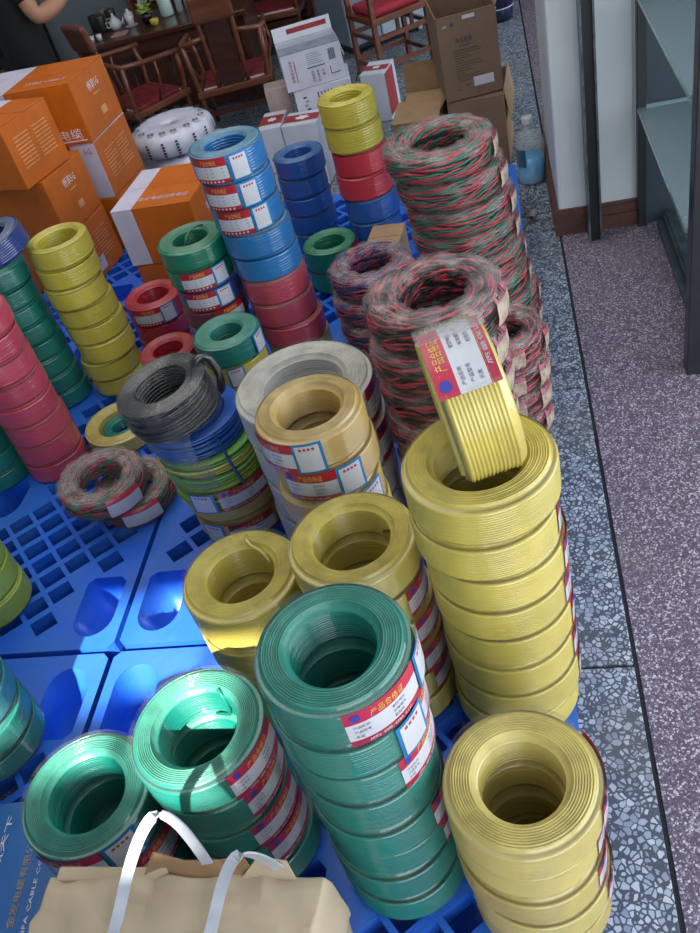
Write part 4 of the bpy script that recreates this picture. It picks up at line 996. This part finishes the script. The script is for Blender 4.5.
def plant(t):
    MB().lathe([(0, 0), (.022, 0), (.03, .03), (.034, .045), (.028, .045), (.02, .03)], 18).build('pot', mat('pot_black', '121316', .3, .3), t, True)
    rp = random.Random(9)
    lm = mat('leaf_lime', '9db84a', .5, 0, .2)
    me = MB().add([(0, 0, 0), (.008, .012, .004), (0, .03, .0), (-.008, .012, .004)], [(0, 1, 2, 3)]).add([(0, 0, -.001), (.008, .012, .003), (0, .03, -.001), (-.008, .012, .003)], [(3, 2, 1, 0)]).mesh('leaf', lm)
    for i in range(34):
        o = link('leaf', me, t); a = rp.uniform(0, 6.28); q = rp.uniform(0, .03); o.location = (q*math.cos(a), q*math.sin(a), .045+rp.uniform(0, .04)); o.rotation_euler = (rp.uniform(-.2, 1.0), rp.uniform(-.4, .4), a-PI/2)
small('potted_plant', 'little lime green plant in a black pot on the desk', 'plant', dl(-.19, .2), plant)
def ypot(t): MB().lathe([(0, 0), (.018, 0), (.022, .012), (.024, .03), (.02, .03), (.018, .01)], 16).build('bowl', mat('yellow_glaze', 'b9a83f', .3, .3), t, True)
small('yellow_bowl', 'tiny yellow bowl in front of the tall pale jar', 'bowl', dl(-.135, .12), ypot)
def jar(t):
    MB().lathe([(0, 0), (.034, 0), (.036, .01), (.036, .12), (.032, .125), (.03, .12), (.03, .012)], 20).build('jar_body', mat('celadon', 'a9c2b8', .25, .3, .04), t, True)
small('tall_jar', 'tall pale green cylinder jar on the desk', 'jar', dl(-.09, .26), jar)
def bottles(t):
    MB().lathe([(0, 0), (.016, 0), (.018, .01), (.018, .07), (.007, .09), (.007, .11), (0, .11)], 14).build('bottle_body', CLEAR, t, True)
    MB().lathe([(.009, .1), (.009, .118), (0, .118)], 10).build('cap', M_PAPER, t, True)
b0 = small('glass_bottle', 'small clear bottle between the pale jar and the tissue box', 'bottle', dl(-.02, .27), bottles, 'small bottles on the desk')
dup(b0, dl(.025, .29), None, 'small clear bottle nearest the tissue box on the desk'); dup(b0, dl(-.23, .3), None, 'small clear bottle behind the little plant')
def tissue(t): MB().box(-.035, .035, -.02, .02, 0, .035).build('box', CER, t, bevel=.003); MB().lathe([(.012, .035), (.006, .05), (.016, .058), (.0, .06)], 8).build('tissue', M_WHITE, t, True)
small('tissue_box', 'white tissue box at the end of the row on the desk', 'tissue box', dl(.075, .2), tissue)
def tin(c):
    def f(t): MB().lathe([(0, 0), (.026, 0), (.028, .004), (.028, .075), (.026, .08), (0, .082)], 18).build('tin_body', mat('tin_'+c, c, .4, .2), t, True)
    return f
for i, (x, y, c, lab) in enumerate(((-.50, .3, '15181a', 'black tin nearest the desk end'), (-.455, .26, '1a2420', 'black tin next to the white teapot'), (-.42, .36, '20261e', 'dark olive tin behind the white teapot'), (-.47, .40, '6b5a3a', 'brown tin behind the black tins'))):
    small('tea_tin', lab, 'tin', dl(x, y), tin(c), 'tea tins on the desk')
def sc(t): MB().lathe([(0, 0), (.012, 0), (.016, .03), (.013, .03), (.009, .006)], 12).build('cup_body', CER, t, True)
c0 = small('small_cup', 'tiny white cup at the desk corner, first of three', 'cup', dl(-.515, .075), sc, 'tiny cups at the desk corner')
dup(c0, dl(-.475, .08), None, 'tiny white cup at the desk corner, second of three'); dup(c0, dl(-.435, .085), None, 'tiny white cup at the desk corner, third of three')
def paper(t): MB().box(-.04, .04, -.025, .025, 0, .006).box(-.03, .045, -.02, .02, .006, .011).build('sheet', mat('paper_rosy', 'b08a84', .7, 0, .1, 60), t)
small('paper_pad', 'rosy paper pad lying before the white teacup', 'paper', dl(-.33, .1), paper)
cab = MB().tube([(-.06, 0, .006), (-.03, .02, .02), (0, .01, .045), (.03, .0, .04), (.06, .015, .02), (.09, .0, .006)], .004, 6).build('white_cable', CER, None, True)
tag(cab, 'white cable curling over the dark tins', 'cable'); cab.location = dl(-.43, .30)
# on the shelf
def fr(t): MB().box(-.05, .05, 0, .012, 0, .12).build('frame', mat('frame_black', '141416', .4), t); MB().box(-.036, .036, -.002, 0, .016, .104).build('picture', mat('picture_grey', 'b2b8bc', .6), t)
small('picture_frame', 'black picture frame with a pale picture on the display shelf', 'picture', (-2.09, 5.80, .635), fr)
def bk(c, w, h):
    def f(t): MB().box(0, w, 0, .12, 0, h).build('box', mat('boxed_'+c, c, .6), t, bevel=.003)
    return f
for i, (x, z, c, w, h, lab) in enumerate(((-2.16, .362, 'a8aeb2', .05, .2, 'pale grey upright box on the lower shelf'), (-2.09, .362, '9a8156', .08, .14, 'tan gift box on the lower shelf'), (-1.98, .362, '1a1c1e', .09, .17, 'black gift box on the lower shelf'), (-1.86, .362, '8a7a5c', .12, .16, 'beige gift box on the lower shelf'),
                                  (-1.60, .362, '3a2c24', .14, .18, 'dark brown gift box on the lower shelf'), (-1.40, .362, '7c8288', .12, .12, 'grey box on the lower shelf'), (-1.9, .635, '5f6468', .16, .1, 'flat grey box on the middle shelf'), (-1.55, .635, '402a20', .1, .15, 'brown box on the middle shelf'))):
    small('gift_box', lab, 'box', (x, 5.80, z), bk(c, w, h), 'boxes on the display shelf')
# wall decal of leaves
dcl = MB()
for i in range(9):
    a = i*.7; cx, cz = .03*math.cos(a)*(1+i*.12), .03*math.sin(a)*(1+i*.12)
    dcl.add([(cx+.028*math.cos(a+q), 0, cz+.02*math.sin(a*2+q)) for q in [k*PI/3 for k in range(6)]], [tuple(range(6))])
wp = thing('leaf_sprig', 'dark leafy sprig on the grey wall behind the person', 'plant', (-2.62, 6.17, .62))
rp = random.Random(5)
me = MB().add([(0, 0, 0), (.02, -.006, .03), (0, 0, .07), (-.02, -.006, .03)], [(0, 1, 2, 3), (3, 2, 1, 0)]).mesh('leaf', mat('leaf_dark', '2c3834', .6))
MB().tube([(-.1, .02, -.08), (0, .0, 0), (.05, .01, .03)], .005, 5).build('stem', mat('leaf_dark', ''), wp)
for i in range(11):
    o = link('leaf', me, wp); o.location = (rp.uniform(-.09, .07), 0, rp.uniform(-.05, .06)); o.rotation_euler = (0, rp.uniform(-2, 2), 0)
# dark cupboard at the far left
bc = thing('dark_cupboard', 'black cupboard with a pale steel edge at the far wall behind the person', 'cupboard', (-3.30, 5.55, 0), 0)
MB().box(-.5, .42, 0, .4, 0, 1.3).build('body', mat('cupboard_black', '0b0c0e', .5), bc); MB().box(.40, .43, -.012, .01, 0, 1.3).build('edge_trim', M_STEEL, bc)
MB().box(-.04, -.03, -.01, 0, .05, 1.25).build('door_gap', M_FRAME, bc); MB().tube([(-.08, -.02, .55), (-.08, -.02, .75)], .008, 8).build('handle', M_STEEL, bc, True)

# ------------------------------------------------------------------ the person
def skin_mesh(name, verts, edges, radii, m, parent, root=0, sub=2):
    me = bpy.data.meshes.new(name); me.from_pydata([tuple(v) for v in verts], edges, [])
    b = bmesh.new(); b.from_mesh(me); ly = b.verts.layers.skin.verify(); b.verts.ensure_lookup_table()
    for i, v in enumerate(b.verts):
        r = radii[i]; v[ly].radius = r if isinstance(r, tuple) else (r, r); v[ly].use_root = (i == root)
    b.to_mesh(me); b.free(); me.materials.append(m)
    o = bpy.data.objects.new(name, me); COL.objects.link(o)
    o.modifiers.new('skin', 'SKIN').use_smooth_shade = True
    s = o.modifiers.new('sub', 'SUBSURF'); s.levels = sub; s.render_levels = sub
    dg = bpy.context.evaluated_depsgraph_get(); me2 = bpy.data.meshes.new_from_object(o.evaluated_get(dg))
    bpy.data.objects.remove(o); me2.name = name; me2.materials.clear(); me2.materials.append(m)
    return link(name, me2, parent)
pe = thing('person', 'person in a black T-shirt standing behind the orange cartons, forearm raised', 'person', (-1.93, 3.73, 0), 45*D)
# body (skin): facing local +x; units 1.3 m
bv = [(0, 0, .68), (.0, 0, .79), (.01, 0, .92), (.01, 0, 1.01), (.01, 0, 1.07), (.02, 0, 1.13),          # pelvis..neck 0-5
      (.01, -.128, 1.04), (.03, -.185, .825), (.11, -.172, .835), (.185, -.155, .85),                    # right arm: shoulder, elbow, forearm, wrist
      (.01, .128, 1.04), (-.01, .165, .83), (.03, .165, .72), (.07, .155, .64),                          # left arm
      (0, -.065, .66), (.012, -.07, .37), (-.005, -.072, .06), (.09, -.08, .02),                         # right leg, foot
      (0, .065, .66), (.012, .07, .37), (-.005, .072, .06), (.09, .08, .02)]
be = [(0,1),(1,2),(2,3),(3,4),(4,5),(3,6),(6,7),(7,8),(8,9),(3,10),(10,11),(11,12),(12,13),(0,14),(14,15),(15,16),(16,17),(0,18),(18,19),(19,20),(20,21)]
br = [(.055,.08),(.06,.085),(.08,.11),(.07,.10),.04,.036,.046,.038,.037,.022,.046,.036,.032,.021,.066,.046,.032,.024,.066,.046,.032,.024]
skin_mesh('body', bv, be, br, M_SKIN, pe)
# shirt: torso and short sleeves
sv = [(0, 0, .54), (0, 0, .62), (0, 0, .79), (.01, 0, .92), (.01, 0, 1.02), (.012, 0, 1.07), (.01, -.128, 1.04), (.024, -.174, .875), (.01, .128, 1.04), (-.002, .155, .90)]
skin_mesh('shirt', sv, [(0,1),(1,2),(2,3),(3,4),(4,5),(4,6),(6,7),(4,8),(8,9)], [(.10,.13),(.105,.135),(.098,.125),(.10,.132),(.088,.12),.05,.058,.054,.058,.052], M_TBLACK, pe)
tv = [(0, 0, .70), (0, -.065, .60), (.012, -.07, .37), (-.005, -.072, .07), (0, .065, .60), (.012, .07, .37), (-.005, .072, .07)]
skin_mesh('trousers', tv, [(0,1),(1,2),(2,3),(0,4),(4,5),(5,6)], [(.095,.12),.078,.058,.046,.078,.058,.046], M_TROU, pe)
for q in (-1, 1):
    MB().lathe([(0, .0), (.036, .0), (.04, .008), (.038, .03), (.022, .05), (0, .052)], 18).build('shoe', mat('shoe_black', '111113', .4, .3), pe, True, loc=(.05, q*.077, 0)).scale = (2.0, 1.0, 1.0)
# hands: palm and five fingers each
def hand(w, d, side):
    w, d = Vector(w), Vector(d).normalized(); up = Vector((0, 0, 1)); s = d.cross(up).normalized()*side; up = s.cross(d).normalized()*side
    h = .005
    V = [w, w+d*.03, w+d*.055]; E = [(0, 1), (1, 2)]; Rr = [(.016, .02), (.014, .03), (.011, .03)]
    skin_mesh('palm', V, E, Rr, M_SKIN, pe)
    for k, (o, L) in enumerate(((-.024, .05), (-.008, .058), (.008, .055), (.022, .043))):
        b0 = w+d*.058+s*o; skin_mesh('finger', [b0, b0+d*L*.45-up*.006, b0+d*L*.75-up*.016, b0+d*L*.9-up*.028], [(0, 1), (1, 2), (2, 3)], [.0075, .0068, .006, .005], M_SKIN, pe, 0, 1)
    b0 = w+d*.02-s*.026; skin_mesh('thumb', [b0, b0+d*.02-s*.018, b0+d*.042-s*.022-up*.004], [(0, 1), (1, 2)], [.009, .0075, .006], M_SKIN, pe, 0, 1)
hand((.19, -.153, .851), (.95, .25, .12), 1); hand((.072, .154, .632), (.35, 0, -1), -1)
# head with face and hair
hd = bmesh.new(); bmesh.ops.create_uvsphere(hd, u_segments=28, v_segments=20, radius=1)
for v in hd.verts:
    x, y, z = v.co
    v.co = Vector((x*.075*(1 if z > -.2 else 1-.18*(-z-.2)), y*.060*(1 if z > 0 else 1+.25*z), z*.088))
    if x > .8 and abs(y) < .25 and -.35 < z < .1: v.co.x += .016*(1-abs(y)*4)*(1-abs(z+.15)*2)     # nose
    if x > .75 and .05 < abs(y)*1 < .6 and .0 < z < .25: v.co.x -= .006                             # eye sockets
me = bpy.data.meshes.new('head'); hd.to_mesh(me); hd.free(); me.materials.append(M_SKIN); me.polygons.foreach_set('use_smooth', [True]*len(me.polygons))
H = link('head', me, pe, loc=(.03, 0, 1.215), rot=(0, 12*D, 10*D))
for s in (-1, 1):
    MB().lathe([(0, -.008), (.006, -.005), (.008, 0), (.006, .005), (0, .008)], 12).build('eye', M_WHITE, H, True, loc=(.066, s*.024, .008)); MB().lathe([(0, -.003), (.004, 0), (0, .003)], 8).build('pupil', M_INK, H, True, loc=(.0735, s*.024, .008))
    MB().lathe([(0, -.006), (.014, -.004), (.017, 0), (.01, .004), (0, .003)], 12).build('ear', M_SKIN, H, True, loc=(-.004, s*.061, -.006), rot=(90*D, 0, 0))
MB().tube([(.066, -.018, -.042), (.071, 0, -.044), (.066, .018, -.042)], .0035, 6).build('mouth', mat('lips', '8a5048', .5), H, True)
hr = bmesh.new(); bmesh.ops.create_uvsphere(hr, u_segments=28, v_segments=20, radius=1)
bmesh.ops.delete(hr, geom=[v for v in hr.verts if v.co.z < -.25 or (v.co.x > .45 and v.co.z < .55)], context='VERTS')
for v in hr.verts: v.co = Vector((v.co.x*.082-.002, v.co.y*.067, v.co.z*.095+.002))
me = bpy.data.meshes.new('hair'); hr.to_mesh(me); hr.free(); me.materials.append(M_HAIR); link('hair', me, H)

# ------------------------------------------------------------------ to metres
for o in COL.objects:
    if o.parent is None and o.type in ('MESH', 'EMPTY'):
        o.location = o.location*K; o.scale = o.scale*K
